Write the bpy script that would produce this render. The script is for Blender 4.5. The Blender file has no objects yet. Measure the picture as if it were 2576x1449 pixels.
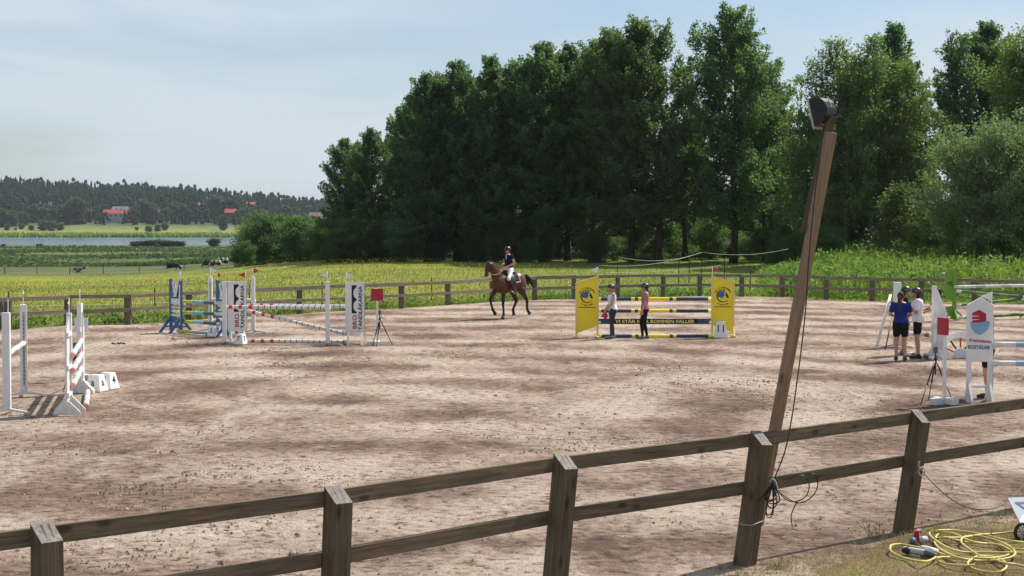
import bpy, bmesh, math, random
import numpy as np
from mathutils import Vector, Matrix, Quaternion

R = math.radians
SC = bpy.context.scene
COL = SC.collection

# ------------------------------------------------------------------ camera
FPX = 4300.0            # focal length in units of a 2576-pixel-wide picture
CX, CY, HZ = 1288.0, 724.5, 560.0
CAMH = 3.25
PITCH = math.atan((CY - HZ) / FPX)
cam_d = bpy.data.cameras.new('camera')
cam = bpy.data.objects.new('camera', cam_d)
COL.objects.link(cam)
cam.location = (0, 0, CAMH)
cam.rotation_euler = (math.pi / 2 - PITCH, 0, 0)
cam_d.sensor_width = 36
cam_d.lens = FPX / 2576 * 36
cam_d.clip_start = 0.2
cam_d.clip_end = 9000
SC.camera = cam

# ------------------------------------------------------------------ light
SUN_EL, SUN_AZ = R(50), R(50)       # azimuth from +Y towards +X
TO_SUN = Vector((math.sin(SUN_AZ) * math.cos(SUN_EL), math.cos(SUN_AZ) * math.cos(SUN_EL), math.sin(SUN_EL)))
sd = bpy.data.lights.new('sun', 'SUN')
sd.energy = 5.0
sd.angle = R(0.6)
sd.color = (1.0, 0.945, 0.86)
so = bpy.data.objects.new('sun', sd)
COL.objects.link(so)
so.location = (40, 60, 60)
so.rotation_euler = TO_SUN.to_track_quat('Z', 'Y').to_euler()

W = bpy.data.worlds.new('World')
SC.world = W
W.use_nodes = True
nt = W.node_tree
nt.nodes.clear()
def wn(t, **k):
    n = nt.nodes.new(t)
    for a, b in k.items():
        setattr(n, a, b)
    return n
sky = wn('ShaderNodeTexSky', sky_type='NISHITA', sun_disc=False)
sky.sun_elevation = SUN_EL
sky.sun_rotation = SUN_AZ
sky.air_density = 1.0
sky.dust_density = 1.0
sky.ozone_density = 1.2
tc = wn('ShaderNodeTexCoord')
mp = wn('ShaderNodeMapping')
mp.inputs['Scale'].default_value = (2.2, 2.2, 9.0)
mp.inputs['Location'].default_value = (0.3, 0.0, 0.55)
nz = wn('ShaderNodeTexNoise')
nz.inputs['Scale'].default_value = 1.6
nz.inputs['Detail'].default_value = 5
nz.inputs['Roughness'].default_value = 0.5
nz.inputs['Distortion'].default_value = 0.5
rp = wn('ShaderNodeMapRange')
rp.inputs['From Min'].default_value = 0.38
rp.inputs['From Max'].default_value = 0.60
rp.inputs['To Min'].default_value = 0.15
rp.inputs['To Max'].default_value = 0.85
veil = wn('ShaderNodeMixRGB')
veil.inputs['Color2'].default_value = (6.6, 7.45, 8.1, 1)     # thin high cloud veil, same units as the sky
bg = wn('ShaderNodeBackground')
bg.inputs['Strength'].default_value = 0.078
ow = wn('ShaderNodeOutputWorld')
L = nt.links.new
L(tc.outputs['Generated'], mp.inputs['Vector'])
L(mp.outputs['Vector'], nz.inputs['Vector'])
L(nz.outputs['Fac'], rp.inputs['Value'])
L(rp.outputs['Result'], veil.inputs['Fac'])
tint = wn('ShaderNodeMixRGB', blend_type='MULTIPLY')
tint.inputs['Fac'].default_value = 1.0
tint.inputs['Color2'].default_value = (.86, .96, 1.10, 1)
L(sky.outputs['Color'], tint.inputs['Color1'])
L(tint.outputs['Color'], veil.inputs['Color1'])
L(veil.outputs['Color'], bg.inputs['Color'])
L(bg.outputs['Background'], ow.inputs['Surface'])

SC.view_settings.view_transform = 'Standard'
SC.view_settings.look = 'None'
SC.view_settings.exposure = 0.38
SC.view_settings.gamma = 1.0
SC.view_settings.use_curve_mapping = False
try:
    SC.cycles.use_denoising = True
    SC.cycles.max_bounces = 10
    SC.cycles.diffuse_bounces = 5
    SC.cycles.transmission_bounces = 6
    SC.cycles.volume_bounces = 0
    SC.cycles.caustics_reflective = False
    SC.cycles.caustics_refractive = False
except Exception:
    pass

# ------------------------------------------------------------------ placement helpers
FW = Vector((0, math.cos(PITCH), -math.sin(PITCH)))
UP = Vector((0, math.sin(PITCH), math.cos(PITCH)))
def ray(x, y):
    return FW * FPX + Vector((1, 0, 0)) * (x - CX) - UP * (y - CY)
def P(x, y, z=0.0):
    d = ray(x, y)
    t = (z - CAMH) / d.z
    return Vector((0, 0, CAMH)) + d * t
def D(x, y, dist):
    d = ray(x, y)
    return Vector((0, 0, CAMH)) + d * (dist / d.y)
def sstep(a, b, x):
    t = np.clip((x - a) / (b - a), 0, 1)
    return t * t * (3 - 2 * t)

# ------------------------------------------------------------------ object helpers
def tag(o, label=None, cat=None, group=None, kind=None):
    if label: o['label'] = label
    if cat: o['category'] = cat
    if group: o['group'] = group
    if kind: o['kind'] = kind
    return o
def empty(name, loc=(0, 0, 0), rz=0, label=None, cat=None, group=None):
    o = bpy.data.objects.new(name, None)
    COL.objects.link(o)
    o.location = loc
    o.rotation_euler = (0, 0, rz)
    o.empty_display_size = 0.2
    return tag(o, label, cat, group)
def link(name, me, parent=None, loc=None, rot=None):
    o = bpy.data.objects.new(name, me)
    COL.objects.link(o)
    if parent is not None: o.parent = parent
    if loc is not None: o.location = loc
    if rot is not None: o.rotation_euler = rot
    return o
def copy_tree(o, parent=None):
    c = o.copy()
    COL.objects.link(c)
    c.parent = parent
    for ch in list(o.children):
        copy_tree(ch, c)
    return c

class MB:
    def __init__(s):
        s.v = []; s.f = []; s.m = []
    def add(s, vs, fs, mi=0):
        b = len(s.v)
        s.v.extend([tuple(p) for p in vs])
        for f in fs:
            s.f.append([i + b for i in f]); s.m.append(mi)
        return s
    def box(s, c, size, rot=None, mi=0):
        hx, hy, hz = size[0] / 2, size[1] / 2, size[2] / 2
        vs = [Vector((x, y, z)) for x in (-hx, hx) for y in (-hy, hy) for z in (-hz, hz)]
        if rot is not None: vs = [rot @ p for p in vs]
        c = Vector(c)
        return s.add([p + c for p in vs], [(0, 1, 3, 2), (4, 6, 7, 5), (0, 4, 5, 1), (2, 3, 7, 6), (0, 2, 6, 4), (1, 5, 7, 3)], mi)
    def bar(s, p0, p1, w, h, mi=0, upv=(0, 0, 1)):
        p0 = Vector(p0); p1 = Vector(p1)
        d = (p1 - p0); ln = d.length; d.normalize()
        u = Vector(upv)
        side = d.cross(u)
        if side.length < 1e-4: side = d.cross(Vector((0, 1, 0)))
        side.normalize(); u = side.cross(d)
        vs = []
        for p in (p0, p1):
            for a, b in ((-1, -1), (1, -1), (1, 1), (-1, 1)):
                vs.append(p + side * (a * w / 2) + u * (b * h / 2))
        return s.add(vs, [(0, 1, 2, 3), (7, 6, 5, 4), (0, 4, 5, 1), (1, 5, 6, 2), (2, 6, 7, 3), (3, 7, 4, 0)], mi)
    def tube(s, pts, rad, n=8, mi=0, mis=None):
        pts = [Vector(p) for p in pts]
        if not hasattr(rad, '__len__'): rad = [rad] * len(pts)
        b = len(s.v)
        prev = None
        for i, p in enumerate(pts):
            t = (pts[min(i + 1, len(pts) - 1)] - pts[max(i - 1, 0)])
            if t.length < 1e-9: t = Vector((0, 0, 1))
            t.normalize()
            if prev is None:
                a = Vector((0, 0, 1)) if abs(t.z) < .9 else Vector((1, 0, 0))
                u = t.cross(a).normalized()
            else:
                u = (prev - t * prev.dot(t))
                u = u.normalized() if u.length > 1e-6 else t.orthogonal().normalized()
            prev = u
            w = t.cross(u)
            for k in range(n):
                a = 2 * math.pi * k / n
                s.v.append(tuple(p + (u * math.cos(a) + w * math.sin(a)) * rad[i]))
        for i in range(len(pts) - 1):
            for k in range(n):
                k2 = (k + 1) % n
                s.f.append([b + i * n + k, b + i * n + k2, b + (i + 1) * n + k2, b + (i + 1) * n + k])
                s.m.append(mis[i] if mis else mi)
        s.f.append([b + k for k in reversed(range(n))]); s.m.append(mis[0] if mis else mi)
        e = b + (len(pts) - 1) * n
        s.f.append([e + k for k in range(n)]); s.m.append(mis[-1] if mis else mi)
        return s
    def ell(s, c, r, rot=None, n=12, m=8, mi=0):
        c = Vector(c)
        if not hasattr(r, '__len__'): r = (r, r, r)
        vs = [Vector((0, 0, -r[2]))]
        for j in range(1, m):
            ph = -math.pi / 2 + math.pi * j / m
            for i in range(n):
                a = 2 * math.pi * i / n
                vs.append(Vector((r[0] * math.cos(ph) * math.cos(a), r[1] * math.cos(ph) * math.sin(a), r[2] * math.sin(ph))))
        vs.append(Vector((0, 0, r[2])))
        fs = []
        for i in range(n):
            fs.append((0, 1 + (i + 1) % n, 1 + i))
            for j in range(m - 2):
                a = 1 + j * n
                fs.append((a + i, a + (i + 1) % n, a + n + (i + 1) % n, a + n + i))
            a = 1 + (m - 2) * n
            fs.append((a + i, a + (i + 1) % n, len(vs) - 1))
        if rot is not None: vs = [rot @ p for p in vs]
        return s.add([p + c for p in vs], fs, mi)
    def cap(s, p0, r0, p1, r1, n=10, mi=0):
        p0 = Vector(p0); p1 = Vector(p1)
        d = (p1 - p0); ln = max(d.length, 1e-5); d = d / ln
        pts, rad = [], []
        for a in (-80, -55, -28):
            pts.append(p0 + d * (r0 * math.sin(R(a)))); rad.append(r0 * math.cos(R(a)))
        pts.append(p0); rad.append(r0)
        pts.append(p1); rad.append(r1)
        for a in (28, 55, 80):
            pts.append(p1 + d * (r1 * math.sin(R(a)))); rad.append(r1 * math.cos(R(a)))
        return s.tube(pts, rad, n, mi)
    def loft(s, rings, n=14, mi=0):
        """rings: (centre, axis_a, radius_a, axis_b, radius_b)"""
        b = len(s.v)
        for c, a, ra, bb, rb in rings:
            c = Vector(c); a = Vector(a); bb = Vector(bb)
            for k in range(n):
                t = 2 * math.pi * k / n
                s.v.append(tuple(c + a * (ra * math.cos(t)) + bb * (rb * math.sin(t))))
        for i in range(len(rings) - 1):
            for k in range(n):
                k2 = (k + 1) % n
                s.f.append([b + i * n + k, b + i * n + k2, b + (i + 1) * n + k2, b + (i + 1) * n + k]); s.m.append(mi)
        s.f.append([b + k for k in reversed(range(n))]); s.m.append(mi)
        e = b + (len(rings) - 1) * n
        s.f.append([e + k for k in range(n)]); s.m.append(mi)
        return s
    def prism(s, poly, y0, y1, mi=0):
        """poly in local x,z; extruded from y0 to y1"""
        n = len(poly)
        vs = [(p[0], y0, p[1]) for p in poly] + [(p[0], y1, p[1]) for p in poly]
        fs = [list(range(n)), list(reversed(range(n, 2 * n)))]
        for i in range(n):
            j = (i + 1) % n
            fs.append([i, i + n, j + n, j])
        return s.add(vs, fs, mi)
    def mesh(s, name, mats, smooth=False, recalc=True):
        me = bpy.data.meshes.new(name)
        me.from_pydata(s.v, [], s.f)
        if not isinstance(mats, (list, tuple)): mats = [mats]
        for m in mats: me.materials.append(m)
        if len(mats) > 1: me.polygons.foreach_set('material_index', s.m)
        if recalc:
            bm = bmesh.new(); bm.from_mesh(me)
            bmesh.ops.recalc_face_normals(bm, faces=bm.faces)
            bm.to_mesh(me); bm.free()
        if smooth:
            me.polygons.foreach_set('use_smooth', [True] * len(me.polygons))
        me.update()
        return me
    def build(s, name, mats, parent=None, loc=None, rot=None, smooth=False):
        return link(name, s.mesh(name, mats, smooth), parent, loc, rot)

def bevel(o, w=0.004, seg=1):
    bm = bmesh.new(); bm.from_mesh(o.data)
    bmesh.ops.bevel(bm, geom=list(bm.edges), offset=w, segments=seg, affect='EDGES', clamp_overlap=True)
    bm.to_mesh(o.data); bm.free()
    return o

def fuse(mb, name, mat, parent, voxel=0.012, smooth_it=4, ratio=None):
    """overlapping closed shells become one continuous skin"""
    me = mb.mesh('tmp', mat)
    o = bpy.data.objects.new('tmp', me)
    COL.objects.link(o)
    m = o.modifiers.new('r', 'REMESH'); m.mode = 'VOXEL'; m.voxel_size = voxel
    if smooth_it:
        m2 = o.modifiers.new('s', 'SMOOTH'); m2.factor = 0.5; m2.iterations = smooth_it
    if ratio:
        m3 = o.modifiers.new('d', 'DECIMATE'); m3.ratio = ratio
    dg = bpy.context.evaluated_depsgraph_get()
    out = bpy.data.meshes.new_from_object(o.evaluated_get(dg))
    out.name = name
    bpy.data.objects.remove(o); bpy.data.meshes.remove(me)
    out.materials.clear(); out.materials.append(mat)
    out.polygons.foreach_set('use_smooth', [True] * len(out.polygons))
    return link(name, out, parent)

def spline(pts, sub=8):
    pts = [Vector(p) for p in pts]
    out = []
    for i in range(len(pts) - 1):
        p0 = pts[max(i - 1, 0)]; p1 = pts[i]; p2 = pts[i + 1]; p3 = pts[min(i + 2, len(pts) - 1)]
        for k in range(sub):
            t = k / sub
            out.append(0.5 * ((2 * p1) + (p2 - p0) * t + (2 * p0 - 5 * p1 + 4 * p2 - p3) * t * t + (3 * p1 - p0 - 3 * p2 + p3) * t ** 3))
    out.append(pts[-1])
    return out

_txt = {}
def text_geo(body, size, offset=0.0, shear=0.0, space=1.0):
    """(verts, faces, width) of lettering in the local x,z plane, left/baseline at the origin"""
    key = (body, size, offset, shear, space)
    if key in _txt: return _txt[key]
    cu = bpy.data.curves.new('t', 'FONT')
    cu.body = body; cu.size = size; cu.offset = offset; cu.shear = shear; cu.space_character = space
    cu.resolution_u = 3
    o = bpy.data.objects.new('t', cu)
    COL.objects.link(o)
    bpy.context.view_layer.update()
    dg = bpy.context.evaluated_depsgraph_get()
    me = bpy.data.meshes.new_from_object(o.evaluated_get(dg))
    vs = [(v.co.x, v.co.y) for v in me.vertices]
    fs = [list(p.vertices) for p in me.polygons]
    bpy.data.objects.remove(o); bpy.data.curves.remove(cu); bpy.data.meshes.remove(me)
    w = (max(v[0] for v in vs) - min(v[0] for v in vs)) if vs else 0
    _txt[key] = (vs, fs, w)
    return _txt[key]
def put_text(mb, body, size, at, y, ang=0.0, fit=None, centre=True, **k):
    """flat lettering on the plane y=const facing -y; at=(x,z) is the middle (or left) of the baseline"""
    vs, fs, w = text_geo(body, size, **k)
    if not vs: return
    x0 = min(v[0] for v in vs)
    sx = fit / w if fit else 1.0
    ca, sa = math.cos(ang), math.sin(ang)
    out = []
    for x, z in vs:
        x = (x - x0) * sx - (w * sx / 2 if centre else 0)
        out.append((at[0] + x * ca - z * sa, y, at[1] + x * sa + z * ca))
    mb.add(out, fs)

# ------------------------------------------------------------------ materials
def mat(name, rough=0.6, spec=0.3):
    m = bpy.data.materials.new(name)
    m.use_nodes = True
    n = m.node_tree.nodes
    b = n['Principled BSDF']
    b.inputs['Roughness'].default_value = rough
    b.inputs['Specular IOR Level'].default_value = spec
    return m, m.node_tree, b
def nd(t, typ, **k):
    n = t.nodes.new(typ)
    for a, b in k.items():
        if a in n.inputs.keys(): n.inputs[a].default_value = b
        else: setattr(n, a, b)
    return n
def rgb(c): return (c[0], c[1], c[2], 1)
def ramp(t, stops, fac=None, interp='LINEAR'):
    r = t.nodes.new('ShaderNodeValToRGB')
    e = r.color_ramp
    e.interpolation = interp
    while len(e.elements) < len(stops): e.elements.new(0.5)
    for el, (p, c) in zip(e.elements, stops):
        el.position = p; el.color = rgb(c)
    if fac is not None: t.links.new(fac, r.inputs['Fac'])
    return r
def mixc(t, fac, a, b, mode='MIX'):
    m = t.nodes.new('ShaderNodeMixRGB'); m.blend_type = mode
    for s, v in (('Fac', fac), ('Color1', a), ('Color2', b)):
        if isinstance(v, (int, float)): m.inputs[s].default_value = v
        elif isinstance(v, tuple): m.inputs[s].default_value = rgb(v)
        else: t.links.new(v, m.inputs[s])
    return m.outputs['Color']
def math_(t, op, a, b=0.0):
    m = t.nodes.new('ShaderNodeMath'); m.operation = op
    for i, v in enumerate((a, b)):
        if isinstance(v, (int, float)): m.inputs[i].default_value = v
        else: t.links.new(v, m.inputs[i])
    return m.outputs[0]
def noise(t, vec, scale, detail=3, rough=.55, dist=0.0):
    n = nd(t, 'ShaderNodeTexNoise', Scale=scale, Detail=detail, Roughness=rough, Distortion=dist)
    t.links.new(vec, n.inputs['Vector'])
    return n.outputs['Fac']
def mapping(t, vec, scale=(1, 1, 1), loc=(0, 0, 0), rot=(0, 0, 0)):
    m = nd(t, 'ShaderNodeMapping')
    m.inputs['Scale'].default_value = scale; m.inputs['Location'].default_value = loc; m.inputs['Rotation'].default_value = rot
    t.links.new(vec, m.inputs['Vector'])
    return m.outputs['Vector']
def bump(t, h, strength, dist, b):
    n = nd(t, 'ShaderNodeBump', Strength=strength, Distance=dist)
    t.links.new(h, n.inputs['Height'])
    t.links.new(n.outputs['Normal'], b.inputs['Normal'])

def paint(name, c, rough=.55, dirt=.25, spec=.35, splash=0.0):
    """painted or moulded surface with slight wear"""
    m, t, b = mat(name, rough, spec)
    o = nd(t, 'ShaderNodeTexCoord').outputs['Object']
    n1 = noise(t, o, 6, 4); n2 = noise(t, o, 45, 3)
    d = ramp(t, [(.42, (0, 0, 0)), (.75, (1, 1, 1))], n1)
    f = math_(t, 'MULTIPLY', d.outputs['Color'], dirt)
    dc = tuple(x * .55 + y * .45 * .5 for x, y in zip(c, (.35, .28, .22)))
    col = mixc(t, f, c, dc)
    col = mixc(t, math_(t, 'MULTIPLY', n2, dirt * .35), col, tuple(x * .7 for x in c))
    if splash:      # dried sand splashed over the lower part
        sp_ = nd(t, 'ShaderNodeSeparateXYZ'); t.links.new(o, sp_.inputs[0])
        mr_ = nd(t, 'ShaderNodeMapRange'); t.links.new(sp_.outputs['Z'], mr_.inputs['Value'])
        mr_.inputs['From Min'].default_value = .50; mr_.inputs['From Max'].default_value = .02
        n3 = ramp(t, [(.38, (0, 0, 0)), (.62, (1, 1, 1))], noise(t, o, 17, 5, .7)).outputs['Color']
        col = mixc(t, math_(t, 'MULTIPLY', math_(t, 'MULTIPLY', mr_.outputs[0], n3), splash), col, (.33, .25, .19))
    t.links.new(col, b.inputs['Base Color'])
    bump(t, n2, .12, .002, b)
    return m
def cloth(name, c, rough=.85):
    m, t, b = mat(name, rough, .15)
    o = nd(t, 'ShaderNodeTexCoord').outputs['Object']
    n1 = noise(t, mapping(t, o, (1, 1, .5)), 14, 3)
    col = mixc(t, n1, tuple(x * .78 for x in c), tuple(min(1, x * 1.15) for x in c))
    t.links.new(col, b.inputs['Base Color'])
    bump(t, n1, .5, .02, b)
    return m
def skin(name, c=(.50, .27, .19)):
    m, t, b = mat(name, .5, .3)
    o = nd(t, 'ShaderNodeTexCoord').outputs['Object']
    n1 = noise(t, o, 9, 3)
    col = mixc(t, n1, tuple(x * .9 for x in c), (c[0] * 1.08, c[1] * 1.05, c[2] * 1.05))
    t.links.new(col, b.inputs['Base Color'])
    b.inputs['Subsurface Weight'].default_value = .08
    b.inputs['Subsurface Radius'].default_value = (.02, .008, .004)
    return m
def wood(name, dark, light, grain=1.0, axis=0, green=0.0, rough=.8):
    m, t, b = mat(name, rough, .2)
    o = nd(t, 'ShaderNodeTexCoord').outputs['Object']
    rnd = nd(t, 'ShaderNodeObjectInfo').outputs['Random']
    cmb = nd(t, 'ShaderNodeCombineXYZ')
    for s in ('X', 'Y', 'Z'): t.links.new(math_(t, 'MULTIPLY', rnd, 37.0), cmb.inputs[s])
    va = nd(t, 'ShaderNodeVectorMath', operation='ADD')
    t.links.new(o, va.inputs[0]); t.links.new(cmb.outputs[0], va.inputs[1])
    o = va.outputs[0]
    sc = [16, 16, 16]; sc[axis] = .9
    g = noise(t, mapping(t, o, tuple(sc)), 2.2 * grain, 5, .6, .4)
    sc2 = [50, 50, 50]; sc2[axis] = 2
    g2 = noise(t, mapping(t, o, tuple(sc2)), 2.0 * grain, 3)
    big = noise(t, o, 2.3, 3)
    col = ramp(t, [(.3, dark), (.68, light)], g).outputs['Color']
    col = mixc(t, math_(t, 'MULTIPLY', big, .5), col, tuple(x * .6 for x in dark))
    # knots
    sk = [6, 6, 6]; sk[axis] = 2.4
    v = nd(t, 'ShaderNodeTexVoronoi', Scale=1.0)
    t.links.new(mapping(t, o, tuple(sk)), v.inputs['Vector'])
    k = ramp(t, [(.08, (1, 1, 1)), (.2, (0, 0, 0))], v.outputs['Distance'])
    col = mixc(t, math_(t, 'MULTIPLY', k.outputs['Color'], .75), col, tuple(x * .3 for x in dark))
    if green:
        gm = ramp(t, [(.5, (0, 0, 0)), (.68, (1, 1, 1))], noise(t, o, 3.1, 4))
        col = mixc(t, math_(t, 'MULTIPLY', gm.outputs['Color'], green), col, (.09, .10, .03))
    t.links.new(col, b.inputs['Base Color'])
    bump(t, g2, .5, .004, b)
    return m
def leaf(name, c1, c2, c3=None, trans=.45, tint=.25):
    m = bpy.data.materials.new(name); m.use_nodes = True
    t = m.node_tree; t.nodes.clear()
    out = nd(t, 'ShaderNodeOutputMaterial')
    g = nd(t, 'ShaderNodeNewGeometry')
    oi = nd(t, 'ShaderNodeObjectInfo')
    o = nd(t, 'ShaderNodeTexCoord').outputs['Object']
    n = noise(t, o, .55, 3)
    f = math_(t, 'ADD', math_(t, 'MULTIPLY', g.outputs['Random Per Island'], .6), math_(t, 'MULTIPLY', n, .5))
    col = ramp(t, [(.15, c1), (.6, c2), (.95, c3 or c2)], f).outputs['Color']
    hs = nd(t, 'ShaderNodeHueSaturation')
    t.links.new(math_(t, 'ADD', math_(t, 'MULTIPLY', oi.outputs['Random'], tint * .12), .5 - tint * .06), hs.inputs['Hue'])
    t.links.new(math_(t, 'ADD', math_(t, 'MULTIPLY', oi.outputs['Random'], tint * 1.4), 1 - tint * .7), hs.inputs['Value'])
    t.links.new(col, hs.inputs['Color'])
    col = hs.outputs['Color']
    b = nd(t, 'ShaderNodeBsdfPrincipled', Roughness=.55 if trans > .1 else .95)
    b.inputs['Specular IOR Level'].default_value = .3 if trans > .1 else .05
    tr = nd(t, 'ShaderNodeBsdfTranslucent')
    t.links.new(col, b.inputs['Base Color'])
    t.links.new(mixc(t, .5, col, (.24, .40, .05), 'MIX'), tr.inputs['Color'])
    mx = nd(t, 'ShaderNodeMixShader', Fac=trans)
    t.links.new(b.outputs[0], mx.inputs[1]); t.links.new(tr.outputs[0], mx.inputs[2])
    t.links.new(mx.outputs[0], out.inputs['Surface'])
    return m

M = {}
M['white'] = paint('white_paint', (.80, .79, .78), .5, .28, splash=.38)
M['whiteplastic'] = paint('white_plastic', (.82, .81, .80), .4, .15)
M['yellow'] = paint('yellow_paint', (.90, .70, .03), .5, .06)
M['yellowedge'] = paint('pale_yellow_paint', (.80, .66, .18), .55, .25)
M['blue'] = paint('blue_paint', (.05, .13, .33), .5, .25)
M['navy'] = paint('navy_paint', (.022, .06, .14), .45, .15)
M['lblue'] = paint('light_blue_paint', (.24, .42, .58), .5, .15)
M['midblue'] = paint('mid_blue_lettering', (.10, .22, .36), .5, .1)
M['signgrey'] = paint('grey_blue_sign', (.36, .43, .49), .5, .15)
M['turq'] = paint('turquoise_paint', (.22, .52, .55), .5, .15)
M['lime'] = paint('lime_paint', (.58, .62, .10), .5, .15)
M['slate'] = paint('slate_paint', (.09, .11, .15), .5, .15)
M['red'] = paint('red_paint', (.58, .045, .035), .5, .2)
M['crimson'] = paint('crimson_paint', (.42, .02, .05), .5, .15)
M['pink'] = paint('faded_pink_paint', (.68, .36, .34), .55, .25)
M['greygreen'] = paint('grey_green_paint', (.42, .47, .45), .55, .2)
M['green'] = paint('green_paint', (.15, .33, .03), .5, .2)
M['dkgreen'] = paint('dark_green_paint', (.07, .17, .05), .5, .2)
M['brown'] = paint('brown_paint', (.15, .06, .04), .55, .25)
M['black'] = paint('black_plastic', (.012, .012, .014), .4, .1)
M['ink'] = paint('black_lettering', (.012, .012, .014), .6, .05)
M['cream'] = paint('cream_lettering', (.78, .66, .26), .6, .1)
M['steel'] = paint('galvanised_steel', (.42, .42, .41), .35, .3, .5)
M['hole'] = paint('dark_hole_strip', (.22, .22, .24), .6, .2)
M['wood_fence'] = wood('weathered_fence_wood', (.092, .066, .042), (.235, .178, .116), green=.35)
M['wood_post'] = wood('weathered_post_wood', (.082, .058, .036), (.205, .152, .098), axis=2, green=.25)
M['wood_top'] = wood('grey_end_grain', (.14, .12, .105), (.34, .30, .27), axis=2)
M['wood_beam'] = wood('brown_beam_wood', (.21, .132, .082), (.41, .285, .19), axis=2)
M['wood_far'] = wood('grey_rail_wood', (.15, .12, .095), (.33, .28, .22), green=.25)
M['wood_farpost'] = wood('grey_far_post_wood', (.11, .085, .065), (.25, .20, .155), axis=2, green=.3)
M['leaf_poplar'] = leaf('poplar_leaves', (.034, .084, .046), (.066, .142, .070), (.108, .188, .086), .5)
M['leaf_aspen'] = leaf('aspen_leaves', (.048, .098, .044), (.090, .160, .066), (.140, .210, .090), .52)
M['leaf_birch'] = leaf('birch_leaves', (.066, .118, .038), (.112, .172, .052), (.155, .215, .07), .52)
M['leaf_willow'] = leaf('willow_leaves', (.105, .155, .07), (.185, .245, .12), (.25, .31, .17), .45, .12)
M['leaf_shrub'] = leaf('shrub_leaves', (.030, .064, .022), (.060, .112, .030), (.10, .155, .04), .40)
M['leaf_bright'] = leaf('bright_shrub_leaves', (.055, .115, .022), (.10, .175, .032), (.15, .215, .045), .45)
M['leaf_far'] = leaf('far_tree_leaves', (.022, .045, .018), (.040, .072, .024), (.065, .10, .032), .2, .5)
M['leaf_conifer'] = leaf('conifer_needles', (.010, .022, .013), (.020, .038, .019), (.036, .060, .024), .06, .1)
M['weed'] = leaf('tall_weed_leaves', (.07, .14, .018), (.19, .29, .035), (.42, .44, .08), .45, .1)
M['grass_blade'] = leaf('meadow_grass_blades', (.125, .155, .04), (.19, .205, .052), (.26, .24, .08), .35, .1)
M['verge_blade'] = leaf('verge_grass_blades', (.16, .13, .045), (.25, .205, .075), (.36, .27, .13), .3, .1)
M['reed'] = leaf('reed_blades', (.038, .070, .027), (.056, .092, .034), (.080, .112, .044), .22, .1)
M['flower'] = paint('buttercup_petals', (.72, .55, .02), .6, .05)
M['bark'] = wood('dark_bark', (.030, .024, .018), (.085, .07, .055), grain=.4, axis=2, green=.3, rough=.95)
M['birchbark'] = wood('pale_bark', (.10, .09, .08), (.38, .36, .33), grain=.3, axis=2, rough=.9)
M['skin'] = skin('skin_tone', (.56, .31, .225))
M['skin_tan'] = skin('tanned_skin_tone', (.47, .25, .17))

# ================================================================== SETTING
# ------------------------------------------------------------------ terrain
_dl = [-400, 60, 140, 260, 340, 780, 830, 1165, 1200, 1300, 1360, 1500, 1900, 2700, 6000]
_zl = [-.05, -.05, -1.15, -4.6, -5.45, -6.7, -9.5, -9.5, -6.7, -4.2, -1.5, 7.4, 38, 44, 20]
_dr = [-400, 79, 135, 200, 400, 780, 830, 1165, 1200, 1300, 1360, 1500, 1900, 2700, 6000]
_zr = [-.05, -.05, .30, -.8, -4.8, -6.7, -9.5, -9.5, -6.7, -4.2, -1.5, 4, 20, 26, 20]
def terr(X, Y):
    X = np.asarray(X, float); Y = np.asarray(Y, float)
    w = sstep(-.24, -.08, X / np.maximum(Y, 1))
    z = np.interp(Y, _dl, _zl) * (1 - w) + np.interp(Y, _dr, _zr) * w
    far = sstep(1400, 1800, Y)
    z = z + far * (3.0 * np.sin(X * .0063 + 1.0) + 2.0 * np.sin(X * .017) - 0.024 * (X + 480))
    z = z + (.06 * np.sin(X * .21 + Y * .13) + .05 * np.sin(Y * .31 - X * .17)) * sstep(75, 110, Y) * (1 - sstep(700, 760, Y))
    return z
def TZ(p):
    return float(terr(p[0], p[1]))
def onground(x, y, lo=56.0, hi=2500.0):
    """world point where the sight line of a picture position meets the terrain"""
    d = ray(x, y); d = d / d.y
    t = lo
    while t < hi:
        p = Vector((0, 0, CAMH)) + d * t
        if p.z <= TZ(p): return Vector((p.x, p.y, TZ(p)))
        t *= 1.003
    return Vector((p.x, p.y, TZ(p)))

m, t, b = mat('meadow_ground', .95, .1)
pos = nd(t, 'ShaderNodeNewGeometry').outputs['Position']
sx = nd(t, 'ShaderNodeSeparateXYZ'); t.links.new(pos, sx.inputs[0])
wob = noise(t, pos, .035, 4)
yy = math_(t, 'ADD', sx.outputs['Y'], math_(t, 'MULTIPLY', math_(t, 'SUBTRACT', wob, .5), 46.0))
near = ramp(t, [(.0, (.15, .19, .03)), (.12, (.16, .20, .03)), (.17, (.235, .235, .032)), (.30, (.23, .24, .034)), (.375, (.15, .19, .03)), (.43, (.060, .090, .032)),
                (.80, (.066, .082, .042)), (.95, (.056, .090, .036)), (1.0, (.056, .092, .036))], math_(t, 'DIVIDE', yy, 400.0))
far = ramp(t, [(.0, (.08, .125, .045)), (.38, (.08, .14, .03)), (.44, (.15, .26, .04)), (.50, (.17, .26, .05)), (.56, (.21, .22, .08)), (.64, (.30, .24, .10)), (.72, (.14, .20, .05)), (.85, (.05, .08, .03)), (1.0, (.03, .05, .02))],
           math_(t, 'DIVIDE', math_(t, 'SUBTRACT', sx.outputs['Y'], 1000.0), 500.0))
isfar = math_(t, 'GREATER_THAN', sx.outputs['Y'], 700.0)
col = mixc(t, isfar, near.outputs['Color'], far.outputs['Color'])
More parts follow.
